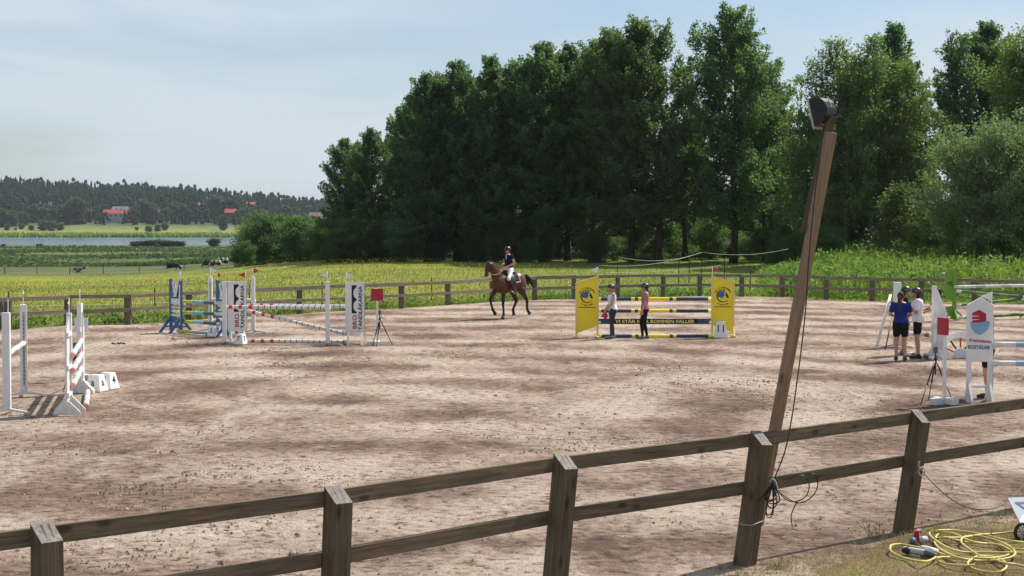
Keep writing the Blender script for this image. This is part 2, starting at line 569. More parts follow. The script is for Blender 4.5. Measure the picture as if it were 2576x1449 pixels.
# right-hand paddock is greener
rightw = nd(t, 'ShaderNodeMapRange'); t.links.new(sx.outputs['X'], rightw.inputs['Value'])
rightw.inputs['From Min'].default_value = -2; rightw.inputs['From Max'].default_value = 9
nearw = nd(t, 'ShaderNodeMapRange'); t.links.new(sx.outputs['Y'], nearw.inputs['Value'])
nearw.inputs['From Min'].default_value = 180; nearw.inputs['From Max'].default_value = 150
col = mixc(t, math_(t, 'MULTIPLY', math_(t, 'MULTIPLY', rightw.outputs[0], nearw.outputs[0]), .8), col, (.14, .21, .035))
n1 = noise(t, mapping(t, pos, (.5, 1, 1)), .22, 5, .6)
n2 = noise(t, pos, 2.3, 4, .65)
n3 = noise(t, pos, .05, 3)
col = mixc(t, ramp(t, [(.40, (0, 0, 0)), (.70, (.75, .75, .75))], n1).outputs['Color'], col, (.09, .12, .03))
col = mixc(t, ramp(t, [(.42, (0, 0, 0)), (.72, (.5, .5, .5))], n2).outputs['Color'], col, (.10, .11, .03))
col = mixc(t, ramp(t, [(.45, (0, 0, 0)), (.75, (.45, .45, .45))], n3).outputs['Color'], col, (.24, .21, .08))
t.links.new(col, b.inputs['Base Color'])
bump(t, n2, .8, .15, b)
M['meadow'] = m

ys = np.concatenate([np.linspace(-60, 40, 14), np.linspace(44, 180, 70), np.geomspace(184, 1100, 60), np.linspace(1110, 1260, 16), np.geomspace(1280, 5800, 40)])
us = np.linspace(-1, 1, 141)
us = np.sign(us) * np.abs(us) ** 1.5
V_ = []; nx = len(us)
for y in ys:
    half = 60 + .85 * max(y, 0)
    X = us * half
    Z = terr(X, np.full_like(X, y))
    V_.extend(zip(X.tolist(), [float(y)] * nx, Z.tolist()))
F_ = [(j * nx + i, j * nx + i + 1, (j + 1) * nx + i + 1, (j + 1) * nx + i) for j in range(len(ys) - 1) for i in range(nx - 1)]
me = bpy.data.meshes.new('meadow'); me.from_pydata(V_, [], F_); me.materials.append(M['meadow'])
me.polygons.foreach_set('use_smooth', [True] * len(me.polygons))
tag(link('meadow', me), kind='structure')

# ------------------------------------------------------------------ lake
m, t, b = mat('lake_water', .12, .5)
pos = nd(t, 'ShaderNodeNewGeometry').outputs['Position']
n1 = noise(t, mapping(t, pos, (.25, 1, 1)), .35, 4)
b.inputs['Base Color'].default_value = (.10, .16, .24, 1)
bump(t, n1, .35, .25, b)
M['water'] = m
mb = MB(); mb.add([(-1500, 740, -7), (1700, 740, -7), (1700, 1230, -7), (-1500, 1230, -7)], [(0, 1, 2, 3)])
tag(mb.build('lake_water', M['water']), kind='structure')

# ------------------------------------------------------------------ arena
FPV = [(-150, 838), (0, 829), (20, 828), (171.6, 819), (323, 814), (475, 804), (615, 795), (753, 787), (885, 780), (1010, 773), (1127, 766.6), (1238, 758),
       (1344.6, 752.5), (1443.6, 750), (1554, 747), (1667.5, 744.5), (1760, 743), (1865.6, 744), (1968, 746), (2078, 752), (2193.6, 755), (2315.7, 758), (2451.8, 761), (2590, 765), (2730, 769)]
FENCE = [P(x, y) for x, y in FPV]
m, t, b = mat('arena_sand', .95, .15)
pos = nd(t, 'ShaderNodeNewGeometry').outputs['Position']
rot1 = mapping(t, pos, (1.0, .48, 1), rot=(0, 0, R(14)))
rot2 = mapping(t, pos, (.30, 1.0, 1), rot=(0, 0, R(-32)))
big = noise(t, rot1, .40, 5, .62, .9)
trk = noise(t, rot2, .8, 4, .55, .4)
mid = noise(t, mapping(t, pos, (1, .6, 1)), 1.6, 5, .70, .5)
clod = noise(t, pos, 6.0, 6, .75, .3)
fine = noise(t, pos, 38.0, 4, .75)
def arcs(cx_, cy_, sc_, dist_):
    mp_ = mapping(t, pos, (1, 1, 0), (-cx_, -cy_, 0))
    w_ = nd(t, 'ShaderNodeTexWave', wave_type='RINGS', rings_direction='Z', Scale=sc_, Distortion=dist_, Detail=4)
    w_.inputs['Detail Scale'].default_value = .9
    t.links.new(mp_, w_.inputs['Vector']); return w_.outputs['Fac']
ar1 = arcs(-3.5, 31, .085, 5.0); ar2 = arcs(9, 44, .07, 6.0)
moist = math_(t, 'ADD', math_(t, 'ADD', math_(t, 'MULTIPLY', big, .46), math_(t, 'MULTIPLY', trk, .16)), math_(t, 'MULTIPLY', mid, .26))
moist = math_(t, 'ADD', moist, math_(t, 'MULTIPLY', ar1, .10))
moist = math_(t, 'ADD', moist, math_(t, 'MULTIPLY', ar2, .07))
moist = math_(t, 'ADD', moist, math_(t, 'MULTIPLY', math_(t, 'SUBTRACT', clod, .5), .30))
dry = ramp(t, [(.40, (.150, .094, .068)), (.470, (.250, .168, .126)), (.53, (.40, .296, .228)), (.60, (.53, .42, .335)), (.72, (.62, .51, .42))], moist).outputs['Color']
pinkm = ramp(t, [(.50, (0, 0, 0)), (.66, (.55, .55, .55))], noise(t, rot2, .42, 3)).outputs['Color']
dry = mixc(t, math_(t, 'MULTIPLY', pinkm, .35), dry, (.40, .27, .20))
speck = ramp(t, [(.35, (0, 0, 0)), (.46, (1, 1, 1))], clod).outputs['Color']
col = mixc(t, math_(t, 'SUBTRACT', 1.0, speck), dry, (.07, .045, .032))
lt = ramp(t, [(.66, (0, 0, 0)), (.78, (.6, .6, .6))], fine).outputs['Color']
col = mixc(t, lt, col, (.55, .46, .38))
dk = ramp(t, [(.25, (.7, .7, .7)), (.40, (0, 0, 0))], fine).outputs['Color']
col = mixc(t, dk, col, (.10, .065, .048))
t.links.new(col, b.inputs['Base Color'])
hgt = math_(t, 'ADD', math_(t, 'MULTIPLY', clod, 1.0), math_(t, 'MULTIPLY', fine, .28))
vor = nd(t, 'ShaderNodeTexVoronoi', Scale=2.6); t.links.new(mapping(t, pos, (1, .8, 1)), vor.inputs['Vector'])
pit = ramp(t, [(.10, (0, 0, 0)), (.30, (1, 1, 1))], vor.outputs['Distance']).outputs['Color']
hgt = math_(t, 'ADD', hgt, math_(t, 'MULTIPLY', mid, 1.3))
hgt = math_(t, 'ADD', hgt, math_(t, 'MULTIPLY', pit, .55))
bump(t, hgt, 1.0, .11, b)
M['sand'] = m
fx = [p.x for p in FENCE]; fy = [p.y for p in FENCE]
fx = [fx[0] - 12] + fx + [fx[-1] + 10]; fy = [fy[0] - 6.5] + fy + [fy[-1] - .6]
NC, NR = 150, 90
V_ = []
rng = np.random.default_rng(3)
xs_far = np.linspace(fx[0], fx[-1], NC)
for j in range(NR):
    s = j / (NR - 1)
    s2 = s ** 1.3
    for i in range(NC):
        X1 = xs_far[i]; Y1 = float(np.interp(X1, fx, fy)) + .5 + .22 * math.sin(X1 * 1.7) + .12 * math.sin(X1 * 4.3)
        X0 = X1 * .75; Y0 = -6.0
        x = X0 + (X1 - X0) * s2; y = Y0 + (Y1 - Y0) * s2
        z = .012 * math.sin(x * .9 + y * .4) + .010 * math.sin(y * 1.3 - x * .5)
        if j == NR - 1: z = -.06
        V_.append((x, y, z - .008))
F_ = [(j * NC + i, j * NC + i + 1, (j + 1) * NC + i + 1, (j + 1) * NC + i) for j in range(NR - 1) for i in range(NC - 1)]
me = bpy.data.meshes.new('arena_sand'); me.from_pydata(V_, [], F_); me.materials.append(M['sand'])
me.polygons.foreach_set('use_smooth', [True] * len(me.polygons))
tag(link('arena_sand', me), kind='structure')

# clods and hoof-torn lumps lying on the sand
rng = np.random.default_rng(11)
mb = MB()
cl = []
N = 6000
Yc = 9 + (66 - 9) * rng.random(N) ** 1.35
Xc = (rng.random(N) * 2 - 1) * (.33 * Yc + 1)
for i in range(N):
    y = Yc[i]; x = Xc[i]
    if y > np.interp(x, fx, fy) - .4: continue
    dens = .5 + .5 * math.sin(x * .55 + 1.7 * math.sin(y * .33)) * math.cos(y * .41 + x * .12)
    if rng.random() > .25 + .75 * dens: continue
    s = (.006 + .020 * rng.random() ** 4) * (1 + y / 80)
    a = rng.random() * 6.28
    q = []
    for k in range(5):
        r_ = s * (.7 + .6 * rng.random())
        q.append((x + r_ * math.cos(a + k * 1.256) * 1.4, y + r_ * math.sin(a + k * 1.256), -.012))
    top = (x + s * .9 * (rng.random() - .5), y + s * .5 * (rng.random() - .5), s * (.3 + .4 * rng.random()))
    mb.add(q + [top], [(0, 1, 5), (1, 2, 5), (2, 3, 5), (3, 4, 5), (4, 0, 5)])
# churned hoof prints along curved tracks
for cx_, cy_, r0_, a0_, a1_, npr in ((-3.5, 33, 8.5, R(170), R(400), 170), (-2, 30, 12.5, R(150), R(330), 170), (7, 42, 9, R(140), R(330), 130), (-8, 22, 6, R(-80), R(120), 110), (1, 20, 5.5, R(20), R(200), 120), (9, 30, 6, R(60), R(290), 110), (-12, 40, 7, R(-60), R(150), 90)):
    for k in range(npr):
        a = a0_ + (a1_ - a0_) * rng.random(); rr = r0_ + rng.normal(0, .45)
        hx, hy = cx_ + rr * math.cos(a), cy_ + rr * math.sin(a) * 1.1
        if hy > np.interp(hx, fx, fy) - 1.5 or hy < 9: continue
        for q_ in range(6):
            b_a = a + q_ * 1.05 + rng.normal(0, .2); s = .007 + .011 * rng.random()
            x = hx + .13 * math.cos(b_a) + rng.normal(0, .08); y = hy + .13 * math.sin(b_a) + rng.normal(0, .08)
            ring_ = [(x + s * (.7 + .7 * rng.random()) * math.cos(k2 * 1.256) * 1.3, y + s * (.7 + .7 * rng.random()) * math.sin(k2 * 1.256), -.014) for k2 in range(5)]
            mb.add(ring_ + [(x, y, s * (.3 + .5 * rng.random()))], [(0, 1, 5), (1, 2, 5), (2, 3, 5), (3, 4, 5), (4, 0, 5)])
m, t, b = mat('sand_clod', .95, .1)
o = nd(t, 'ShaderNodeNewGeometry')
col = ramp(t, [(0, (.13, .085, .06)), (.6, (.26, .18, .135)), (1, (.42, .33, .26))], o.outputs['Random Per Island']).outputs['Color']
t.links.new(col, b.inputs['Base Color'])
M['clod'] = m
o = link('sand_clods', mb.mesh('sand_clods', m, recalc=False))
tag(o, 'loose clods of sand strewn over the arena', 'sand', kind='stuff')

# ------------------------------------------------------------------ near verge (dry grass on the camera's side of the near fence)
NPX = [-3.04, -1.34, .35, 2.20, 4.12, 6.02]
NPY = [11.1, 12.65, 14.45, 16.07, 17.9, 19.6]
NLEAN = [.0, .05, .11, .16, .18, .17]
m, t, b = mat('dry_verge', .95, .1)
pos = nd(t, 'ShaderNodeNewGeometry').outputs['Position']
n1 = noise(t, pos, 1.1, 5, .65); n2 = noise(t, pos, 26, 4, .7)
col = ramp(t, [(.40, (.19, .115, .07)), (.52, (.27, .185, .105)), (.62, (.27, .225, .09)), (.74, (.20, .21, .055))], n1).outputs['Color']
col = mixc(t, ramp(t, [(.35, (.8, .8, .8)), (.55, (0, 0, 0))], n2).outputs['Color'], col, (.085, .065, .035))
t.links.new(col, b.inputs['Base Color'])
bump(t, n2, .9, .05, b)
M['verge'] = m
V_ = []; nrow, ncol = 60, 16
for j in range(nrow):
    s = j / (nrow - 1) * 26 - 8
    # along the fence line
    bx = 2.20 + (4.12 - 2.20) / 2.66 * s; by = 16.07 + (17.9 - 16.07) / 2.66 * s
    for i in range(ncol):
        q = i / (ncol - 1)
        off = -.10 + .22 * math.sin(s * 2.1) + .13 * math.sin(s * 5.3 + 1) if i == 0 else 0
        w = q * 9.0 + off * (1 - q) + (.55 if s < 0 else .05) * (1 - q) + max(0, -s) * .35 * (1 - q)
        V_.append((bx + .69 * w, by - .72 * w, .002 + .03 * q * (1 + math.sin(s * 3 + q * 9)) * .5 - (.02 if i == 0 else 0)))
F_ = [(j * ncol + i, j * ncol + i + 1, (j + 1) * ncol + i + 1, (j + 1) * ncol + i) for j in range(nrow - 1) for i in range(ncol - 1)]
me = bpy.data.meshes.new('grass_verge'); me.from_pydata(V_, [], F_); me.materials.append(M['verge'])
bm = bmesh.new(); bm.from_mesh(me); bmesh.ops.recalc_face_normals(bm, faces=bm.faces)
if sum(f.normal.z for f in bm.faces) < 0: bmesh.ops.reverse_faces(bm, faces=bm.faces)
bm.to_mesh(me); bm.free()
me.polygons.foreach_set('use_smooth', [True] * len(me.polygons))
tag(link('grass_verge', me), kind='structure')
def verge_z(x, y): return .02

# ------------------------------------------------------------------ blades and leaves (numpy)
def np_mesh(name, verts, nper, mat_, smooth=False):
    """verts (N*nper,3): N separate polygons with nper corners each"""
    n = len(verts) // nper
    me = bpy.data.meshes.new(name)
    me.vertices.add(len(verts)); me.vertices.foreach_set('co', np.ascontiguousarray(verts, dtype=np.float32).ravel())
    me.loops.add(n * nper); me.loops.foreach_set('vertex_index', np.arange(n * nper, dtype=np.int32))
    me.polygons.add(n); me.polygons.foreach_set('loop_start', np.arange(0, n * nper, nper, dtype=np.int32))
    me.materials.append(mat_)
    me.update(calc_edges=True)
    return me
def blades(name, base, h, w, lean, mat_, rng):
    n = len(base)
    a = rng.random(n) * 2 * np.pi
    d = np.stack([np.cos(a), np.sin(a), np.zeros(n)], 1)
    la = rng.random(n) * 2 * np.pi
    l = np.stack([np.cos(la), np.sin(la), np.zeros(n)], 1) * (lean * h * rng.random(n))[:, None]
    tip = base + l + np.array([0, 0, 1]) * h[:, None]
    v = np.empty((n * 3, 3))
    v[0::3] = base - d * (w / 2)[:, None]; v[1::3] = base + d * (w / 2)[:, None]; v[2::3] = tip
    return np_mesh(name, v, 3, mat_)
def leaves(name, c, size, mat_, rng, upbias=.3, out=None, outbias=.0, aspect=.55):
    n = len(c)
    nrm = rng.normal(size=(n, 3)); nrm /= np.linalg.norm(nrm, axis=1)[:, None]
    nrm[:, 2] += upbias
    if out is not None: nrm += out * outbias
    nrm /= np.linalg.norm(nrm, axis=1)[:, None]
    r = rng.normal(size=(n, 3))
    tg = np.cross(nrm, r); tg /= np.linalg.norm(tg, axis=1)[:, None]
    bt = np.cross(nrm, tg)
    s = size[:, None]
    v = np.empty((n * 4, 3))
    v[0::4] = c - tg * s * .5; v[1::4] = c + bt * s * aspect * .5 - tg * s * .05
    v[2::4] = c + tg * s * .5; v[3::4] = c - bt * s * aspect * .5 - tg * s * .05
    return np_mesh(name, v, 4, mat_)

# dry grass on the verge
rng = np.random.default_rng(5)
n = 60000
s = rng.random(n) * 13 - 7; w = .1 + rng.random(n) * 5
x = 2.20 + .722 * s + .69 * w; y = 16.07 + .688 * s - .72 * w
keep = (y > 8) & (np.sin(x * 2.3 + 1) * np.cos(y * 1.9) + .6 * np.sin(x * 5.1 - y * 3.7) + rng.random(n) * 1.3 > .15)
x, y = x[keep], y[keep]
me = blades('verge_grass', np.stack([x, y, np.full(len(x), .012)], 1), .018 + .05 * rng.random(len(x)) ** 2, .004 + .006 * rng.random(len(x)), 1.3, M['verge_blade'], rng)
tag(link('verge_grass', me), 'short dry grass on the bank beside the near fence', 'grass', kind='stuff')
# tuft clumps at near posts
rng = np.random.default_rng(6)
for k, (px, py, hh, nb) in enumerate([(2.50, 15.95, .17, 70), (3.72, 17.55, .26, 22), (4.5, 17.9, .13, 40)]):
    base = np.stack([rng.normal(px, .07, nb), rng.normal(py, .06, nb), np.full(nb, .0)], 1)
    me = blades('grass_tuft', base, hh * (.4 + .8 * rng.random(nb)), np.full(nb, .007), .9, M['verge_blade'], rng)
    tag(link('grass_tuft', me), ['green grass tuft at the foot of the floodlight post', 'thin grass stalks left of the rightmost near post', 'low grass tuft right of the rightmost near post foot'][k], 'grass', kind='stuff')

# meadow grass between far fence and trees
rng = np.random.default_rng(7)
n = 90000
u = rng.random(n) * .80 - .40
fyd = np.interp(u * 66, fx, fy)
y = fyd + .6 + rng.random(n) ** 1.7 * 62
x = u * y
ok = y > np.interp(x, fx, fy) + .55
x, y = x[ok], y[ok]
z = terr(x, y)
hh = (.06 + .15 * rng.random(len(x)) ** 2)
me = blades('meadow_grass', np.stack([x, y, z - .02], 1), hh, .015 + .025 * rng.random(len(x)) + y * .0002, .6, M['grass_blade'], rng)
tag(link('meadow_grass', me), 'yellow green meadow grass behind the far fence', 'grass', kind='stuff')
# buttercups
n = 15000
u = rng.random(n) * .42 - .34
y = 62 + rng.random(n) * 78; x = u * y
ok = (y > np.interp(x, fx, fy) + 2.5) & (np.sin(x * .31 + 2) * np.cos(y * .17) + .7 * np.sin(x * .11 - y * .07) + rng.random(n) * 1.2 > .35)
x, y = x[ok], y[ok]; z = terr(x, y)
c = np.stack([x, y, z + .16 + .2 * rng.random(len(x))], 1)
me = leaves('buttercups', c, .035 + .03 * rng.random(len(c)), M['flower'], rng, .8, aspect=.9)
tag(link('buttercups', me), 'yellow buttercups flowering across the meadow', 'flowers', kind='stuff')

# weeds along the foot of the far fence
def fence_at(s):
    i = min(int(s), len(FENCE) - 2); return FENCE[i].lerp(FENCE[i + 1], s - i)
rng = np.random.default_rng(8)
cs, sz = [], []
for k in range(420):
    s = rng.random() * (len(FENCE) - 1.01)
    p = fence_at(s)
    dens = .5 + .5 * math.sin(s * 2.9) * math.sin(s * 1.3 + 1)
    if rng.random() > dens + .25: continue
    px, py = p.x + rng.normal(0, .25), p.y + .45 + abs(rng.normal(0, .5))
    hh = .18 + .38 * rng.random() ** 1.5
    nl = 26
    q = np.stack([rng.normal(px, .16, nl), rng.normal(py, .14, nl), terr(px, py) + .03 + rng.random(nl) * hh], 1)
    cs.append(q); sz.append(.07 + .09 * rng.random(nl))
me = leaves('fence_weeds', np.concatenate(cs), np.concatenate(sz), M['leaf_bright'], rng, .3)
tag(link('fence_weeds', me), 'leafy weeds along the foot of the far fence', 'weeds', kind='stuff')

# tall weeds right of the paddock behind the far fence
rng = np.random.default_rng(9)
cs, sz, bb, bh = [], [], [], []
for k in range(3400):
    yq = 72 + 36 * rng.random() ** .9
    vx = 1905 + rng.random() * 900 + (1 - rng.random() ** .4) * 40
    x = (vx - CX) / FPX * yq
    if yq < np.interp(x, fx, fy) + .7: continue
    hh = (1.05 + .85 * rng.random()) * (.78 + .25 * math.sin(x * 1.1 + yq * .4)) * min(1, .3 + .7 * (vx - 1900) / 240)
    zz = float(terr(x, yq))
    nl = 15
    q = rng.random(nl)
    cs.append(np.stack([rng.normal(x, .10, nl), rng.normal(yq, .1, nl), zz + .05 + q * hh], 1))
    sz.append((.10 + .17 * rng.random(nl)) * (1.15 - .5 * q))
    for i in range(3): bb.append((x + rng.normal(0, .12), yq + rng.normal(0, .12), zz)); bh.append(hh * (.8 + .5 * rng.random()))
cs2, sz2 = [], []
for k in range(700):
    yq = 74 + 30 * rng.random()
    x = (1925 + 800 * rng.random() ** .8 - CX) / FPX * yq
    if yq < np.interp(x, fx, fy) + .8: continue
    hh = (.6 + 1.0 * rng.random()) * min(1, .35 + (x / yq * FPX + CX - 1920) / 220); nl = 34; q = rng.random(nl); zz = float(terr(x, yq))
    cs2.append(np.stack([rng.normal(x, .22, nl), rng.normal(yq, .2, nl), zz + .1 + q * hh], 1)); sz2.append(.16 + .2 * rng.random(nl))
me = leaves('broad_weeds', np.concatenate(cs2), np.concatenate(sz2), M['leaf_bright'], rng, .2, aspect=.5)
tag(link('broad_weeds', me), 'darker broad leaved weeds among the tall grass', 'weeds', kind='stuff')
me = leaves('tall_weeds', np.concatenate(cs), np.concatenate(sz), M['weed'], rng, .35, aspect=.4)
tag(link('tall_weeds', me), 'bright green tall weeds behind the far fence', 'weeds', kind='stuff')
me = blades('tall_grass', np.array(bb), np.array(bh), .03 + .03 * rng.random(len(bb)), .35, M['weed'], rng)
tag(link('tall_grass', me), 'tall grass blades standing among the bright weeds', 'grass', kind='stuff')

# reed belt in front of the lake and along the far shore
rng = np.random.default_rng(10)
n = 22000
y = 335 + 330 * rng.random(n) ** 1.3; u = rng.random(n) * .30 - .34
x = u * y
patch = np.sin(x * .05 + y * .021) + np.sin(y * .06) + rng.normal(0, .5, n)
ok = patch > -.6
x, y = x[ok], y[ok]
me = blades('reed_belt', np.stack([x, y, terr(x, y)], 1), (.5 + .9 * rng.random(len(x))) * (.6 + .4 * np.sin(x * .07 + 1.3 * np.sin(y * .03))), .6 + .9 * rng.random(len(x)), .5, M['reed'], rng)
tag(link('reed_belt', me), 'green reed belt along the near lake shore', 'reeds', kind='stuff')
n = 9000
y = 1196 + 30 * rng.random(n) ** 1.6; u = rng.random(n) * .62 - .34
x = u * y
me = blades('far_reeds', np.stack([x, y, terr(x, y)], 1), 1.5 + 2.0 * rng.random(n), 1.6 + 1.6 * rng.random(n), .3, M['weed'], rng)
tag(link('far_reeds', me), 'bright reeds along the far lake shore', 'reeds', kind='stuff')

# ================================================================== TREES
def limb_mesh(paths, mat_, name, n=6):
    mb = MB()
    for pts, rad in paths: mb.tube(pts, rad, n)
    return mb.mesh(name, mat_, smooth=True, recalc=False)
def make_tree(seed, H, prof, up=1.0, nlimb=38, t0=.14, wind=0.0, weep=0.0, lsize=.22, dens=1.0, matl=None, matb=None, spread=.34, clump=.42, multi=1, trunk_r=.016, plume=False):
    """tapered trunk with limbs, and a crown of leaf-sized faces round its twigs"""
    rng = np.random.default_rng(seed)
    paths = []; cent = []; outd = []
    def wob(z): return np.array([wind * (z / H) ** 2 * H * .10 + .12 * math.sin(z * .5 + seed), .10 * math.sin(z * .37 + seed * 2.1), z])
    trunk = [wob(H * q) for q in np.linspace(-.01, .95, 12)]
    paths.append((trunk, [max(.025, H * trunk_r * (1 - .93 * q) * (1.35 if q < .03 else 1)) for q in np.linspace(0, 1, 12)]))
    if multi > 1:
        for k in range(multi - 1):
            a = rng.random() * 6.28
            st = [np.array([math.cos(a), math.sin(a), 0]) * (.25 + q * H * .12) + np.array([0, 0, H * .85 * q - .1]) for q in np.linspace(0, 1, 8)]
            paths.append((st, [max(.02, H * trunk_r * .7 * (1 - .9 * q)) for q in np.linspace(0, 1, 8)]))
    az = rng.random() * 6.28
    for i in range(nlimb):
        q = t0 + (.97 - t0) * (i + rng.random() * .7) / nlimb
        az += 2.399 + rng.normal(0, .35)
        st = wob(H * q)
        Lr = prof(q) * (.72 + .42 * rng.random())
        el = (.02 + 1.0 * q) * up + rng.normal(0, .14)
        dr = np.array([math.cos(az) + wind * .45, math.sin(az), 0.0]); dr /= np.linalg.norm(dr)
        pts = []; m_ = 7
        for j in range(m_):
            s_ = j / (m_ - 1)
            e = el + .45 * s_ * up - weep * 1.1 * s_ * s_
            if j == 0: cur = st.copy()
            else: cur = cur + (dr * math.cos(e) + np.array([0, 0, 1]) * math.sin(e)) * (Lr / (m_ - 1)) + rng.normal(0, .04 * Lr, 3) * .5
            pts.append(cur.copy())
        r0 = max(.02, H * .0055 * (1.1 - .75 * q))
        paths.append((pts, [max(.012, r0 * (1 - .85 * j / (m_ - 1))) for j in range(m_)]))
        nsub = max(4, int(Lr * (2.0 if plume else 3.0)))
        for k in range(nsub):
            s_ = .18 + .82 * (k + rng.random()) / nsub
            ii = min(int(s_ * (m_ - 1)), m_ - 2)
            b0 = pts[ii] + (pts[ii + 1] - pts[ii]) * (s_ * (m_ - 1) - ii)
            a2 = az + rng.choice([-1, 1]) * (.5 + rng.random() * .9)
            l2 = Lr * spread * (1.15 - .6 * s_) * (.5 + .8 * rng.random()) + .25
            e2 = el * .7 + rng.normal(.1, .3)
            if plume: l2 = l2 * 1.1 + .55; e2 = .45 * el + .55 + rng.normal(0, .22)
            d2 = np.array([math.cos(a2) * math.cos(e2) + wind * .3, math.sin(a2) * math.cos(e2), math.sin(e2)])
            if rng.random() < .45: paths.append(([b0, b0 + d2 * l2 * .5, b0 + d2 * l2], [max(.008, r0 * .28), .008, .004]))
            nc = max(1, int(l2 / (.34 if plume else .62) * dens + .3))
            for c_ in range(nc):
                p = b0 + d2 * l2 * ((c_ + rng.random()) / nc)
                nl = int((22 + rng.integers(0, 18)) * (1.0 if weep < .5 else .5) * (.72 if plume else 1))
                g = rng.normal(0, 1, (nl, 3)) * (np.array([clump, clump, clump * .62]) if not plume else np.array([.25, .25, .28]) * (1.15 - .75 * (c_ + .5) / nc) * clump / .42)
                cent.append(p + g)
                outd.append(np.repeat([p - np.array([0, 0, p[2] * .75])], nl, 0))
                if weep > .5:
                    ns = 20; ln = .6 + 2.4 * rng.random()
                    ss = rng.random(ns)
                    st2 = p + rng.normal(0, .12, 3)
                    cent.append(st2 + np.stack([rng.normal(0, .06, ns), rng.normal(0, .06, ns), -ss * ln], 1))
                    outd.append(np.repeat([p - np.array([0, 0, p[2] * .75])], ns, 0))
    c = np.concatenate(cent); o = np.concatenate(outd)
    o = o / (np.linalg.norm(o, axis=1)[:, None] + 1e-6)
    keep = c[:, 2] > H * t0 * .55
    c, o = c[keep], o[keep]
    size = lsize * (.65 + .7 * rng.random(len(c)))
    cm = leaves('crown', c, size, matl, rng, .35, o, .35, aspect=.62)
    tm = limb_mesh(paths, matb, 'trunk')
    return tm, cm
def pr_poplar(w):   # broad column with rounded head
    return lambda q: w * (.55 + .75 * math.sin(math.pi * min(1, (q + .12) / 1.02)) ** .8) * (1.0 if q < .8 else max(.12, (1.0 - q) / .2))
def pr_round(w):
    return lambda q: w * max(.15, math.sin(math.pi * min(1, max(0, (q - .02) / 1.0))) ** .6)
def pr_tall(w):
    return lambda q: w * (.62 + .38 * math.sin(math.pi * min(1, q / .9))) * (1.0 if q < .72 else max(.14, ((1.0 - q) / .28) ** .6))
def pr_cone(w):
    return lambda q: w * (1.08 - q) ** .8

TM = {}
TM['poplar1'] = (20, make_tree(21, 20, pr_poplar(3.3), nlimb=60, matl=M['leaf_poplar'], matb=M['bark'], t0=.10, lsize=.25, plume=True))
TM['poplar2'] = (20, make_tree(22, 20, pr_poplar(3.8), nlimb=60, matl=M['leaf_poplar'], matb=M['bark'], t0=.11, up=.9, lsize=.25, plume=True))
TM['poplar3'] = (20, make_tree(23, 20, pr_poplar(3.1), nlimb=58, matl=M['leaf_poplar'], matb=M['bark'], t0=.09, wind=-.5, lsize=.25, plume=True))
TM['aspen'] = (22, make_tree(24, 22, pr_poplar(4.1), nlimb=66, wind=-1.0, matl=M['leaf_aspen'], matb=M['bark'], t0=.15, up=.8, lsize=.24, plume=True))
TM['tall'] = (23, make_tree(25, 23, pr_tall(5.4), nlimb=78, matl=M['leaf_aspen'], matb=M['bark'], t0=.15, lsize=.24, clump=.45, up=.75, plume=True))
TM['airy'] = (20, make_tree(26, 20, pr_round(3.2), nlimb=32, matl=M['leaf_poplar'], matb=M['bark'], t0=.30, dens=.8, lsize=.23, plume=True))
TM['birch1'] = (20, make_tree(27, 20, pr_tall(5.2), nlimb=80, weep=1.0, up=.8, matl=M['leaf_birch'], matb=M['birchbark'], t0=.14, lsize=.21, clump=.3, dens=.8))
TM['birch2'] = (20, make_tree(28, 20, pr_tall(4.4), nlimb=72, weep=1.0, up=.9, matl=M['leaf_birch'], matb=M['birchbark'], t0=.14, lsize=.21, clump=.3, dens=.8))
TM['round'] = (19, make_tree(29, 19, pr_tall(5.8), nlimb=84, matl=M['leaf_birch'], matb=M['bark'], t0=.12, lsize=.23))
TM['willow'] = (8, make_tree(30, 8, pr_round(4.2), nlimb=62, up=.75, dens=1.3, matl=M['leaf_willow'], matb=M['bark'], t0=.03, lsize=.17, clump=.32, multi=4))
TM['bush1'] = (5, make_tree(31, 5, pr_round(2.6), nlimb=46, up=.7, dens=1.5, matl=M['leaf_shrub'], matb=M['bark'], t0=.03, lsize=.17, clump=.30, multi=4, trunk_r=.012))
TM['bush2'] = (5, make_tree(32, 5, pr_cone(2.4), nlimb=44, up=.7, dens=1.5, matl=M['leaf_shrub'], matb=M['bark'], t0=.03, lsize=.17, clump=.28, multi=3, trunk_r=.012))
TM['bush3'] = (5, make_tree(36, 5, pr_round(2.5), nlimb=50, up=.8, dens=1.5, matl=M['leaf_poplar'], matb=M['bark'], t0=.03, lsize=.18, clump=.30, multi=4, trunk_r=.012))
TM['sapling'] = (5, make_tree(33, 5, pr_cone(1.4), nlimb=24, matl=M['leaf_bright'], matb=M['bark'], t0=.05, lsize=.16, clump=.2, trunk_r=.01))
TM['farround'] = (12, make_tree(34, 12, pr_round(4.4), nlimb=18, matl=M['leaf_far'], matb=M['bark'], t0=.08, lsize=1.0, clump=.8, dens=.35, spread=.4))
TM['farbush'] = (6, make_tree(35, 6, pr_round(3.6), nlimb=12, matl=M['leaf_far'], matb=M['bark'], t0=.02, lsize=.8, clump=.7, dens=.4, spread=.4))

_first = {}
def tree(kind, name, x, H, dist, label, group=None, wx=1.0, base=None, cat='tree', rz=None, z=None):
    """kind of tree, picture column x, height in metres, distance"""
    h0, (tm, cm) = TM[kind]
    p = D(x, 700, dist); p.z = TZ(p) - .05 if z is None else z
    s = H / h0
    root = empty(name, p, (hash((x, kind)) % 628) / 100 if rz is None else rz, label, cat, group)
    root.scale = (s * wx, s * wx, s)
    link('trunk', tm, root); link('crown', cm, root)
    return root
def top_h(ytop, dist, z):     # height of a thing whose top shows at picture row ytop
    return CAMH - (ytop - HZ) / FPX * dist - z

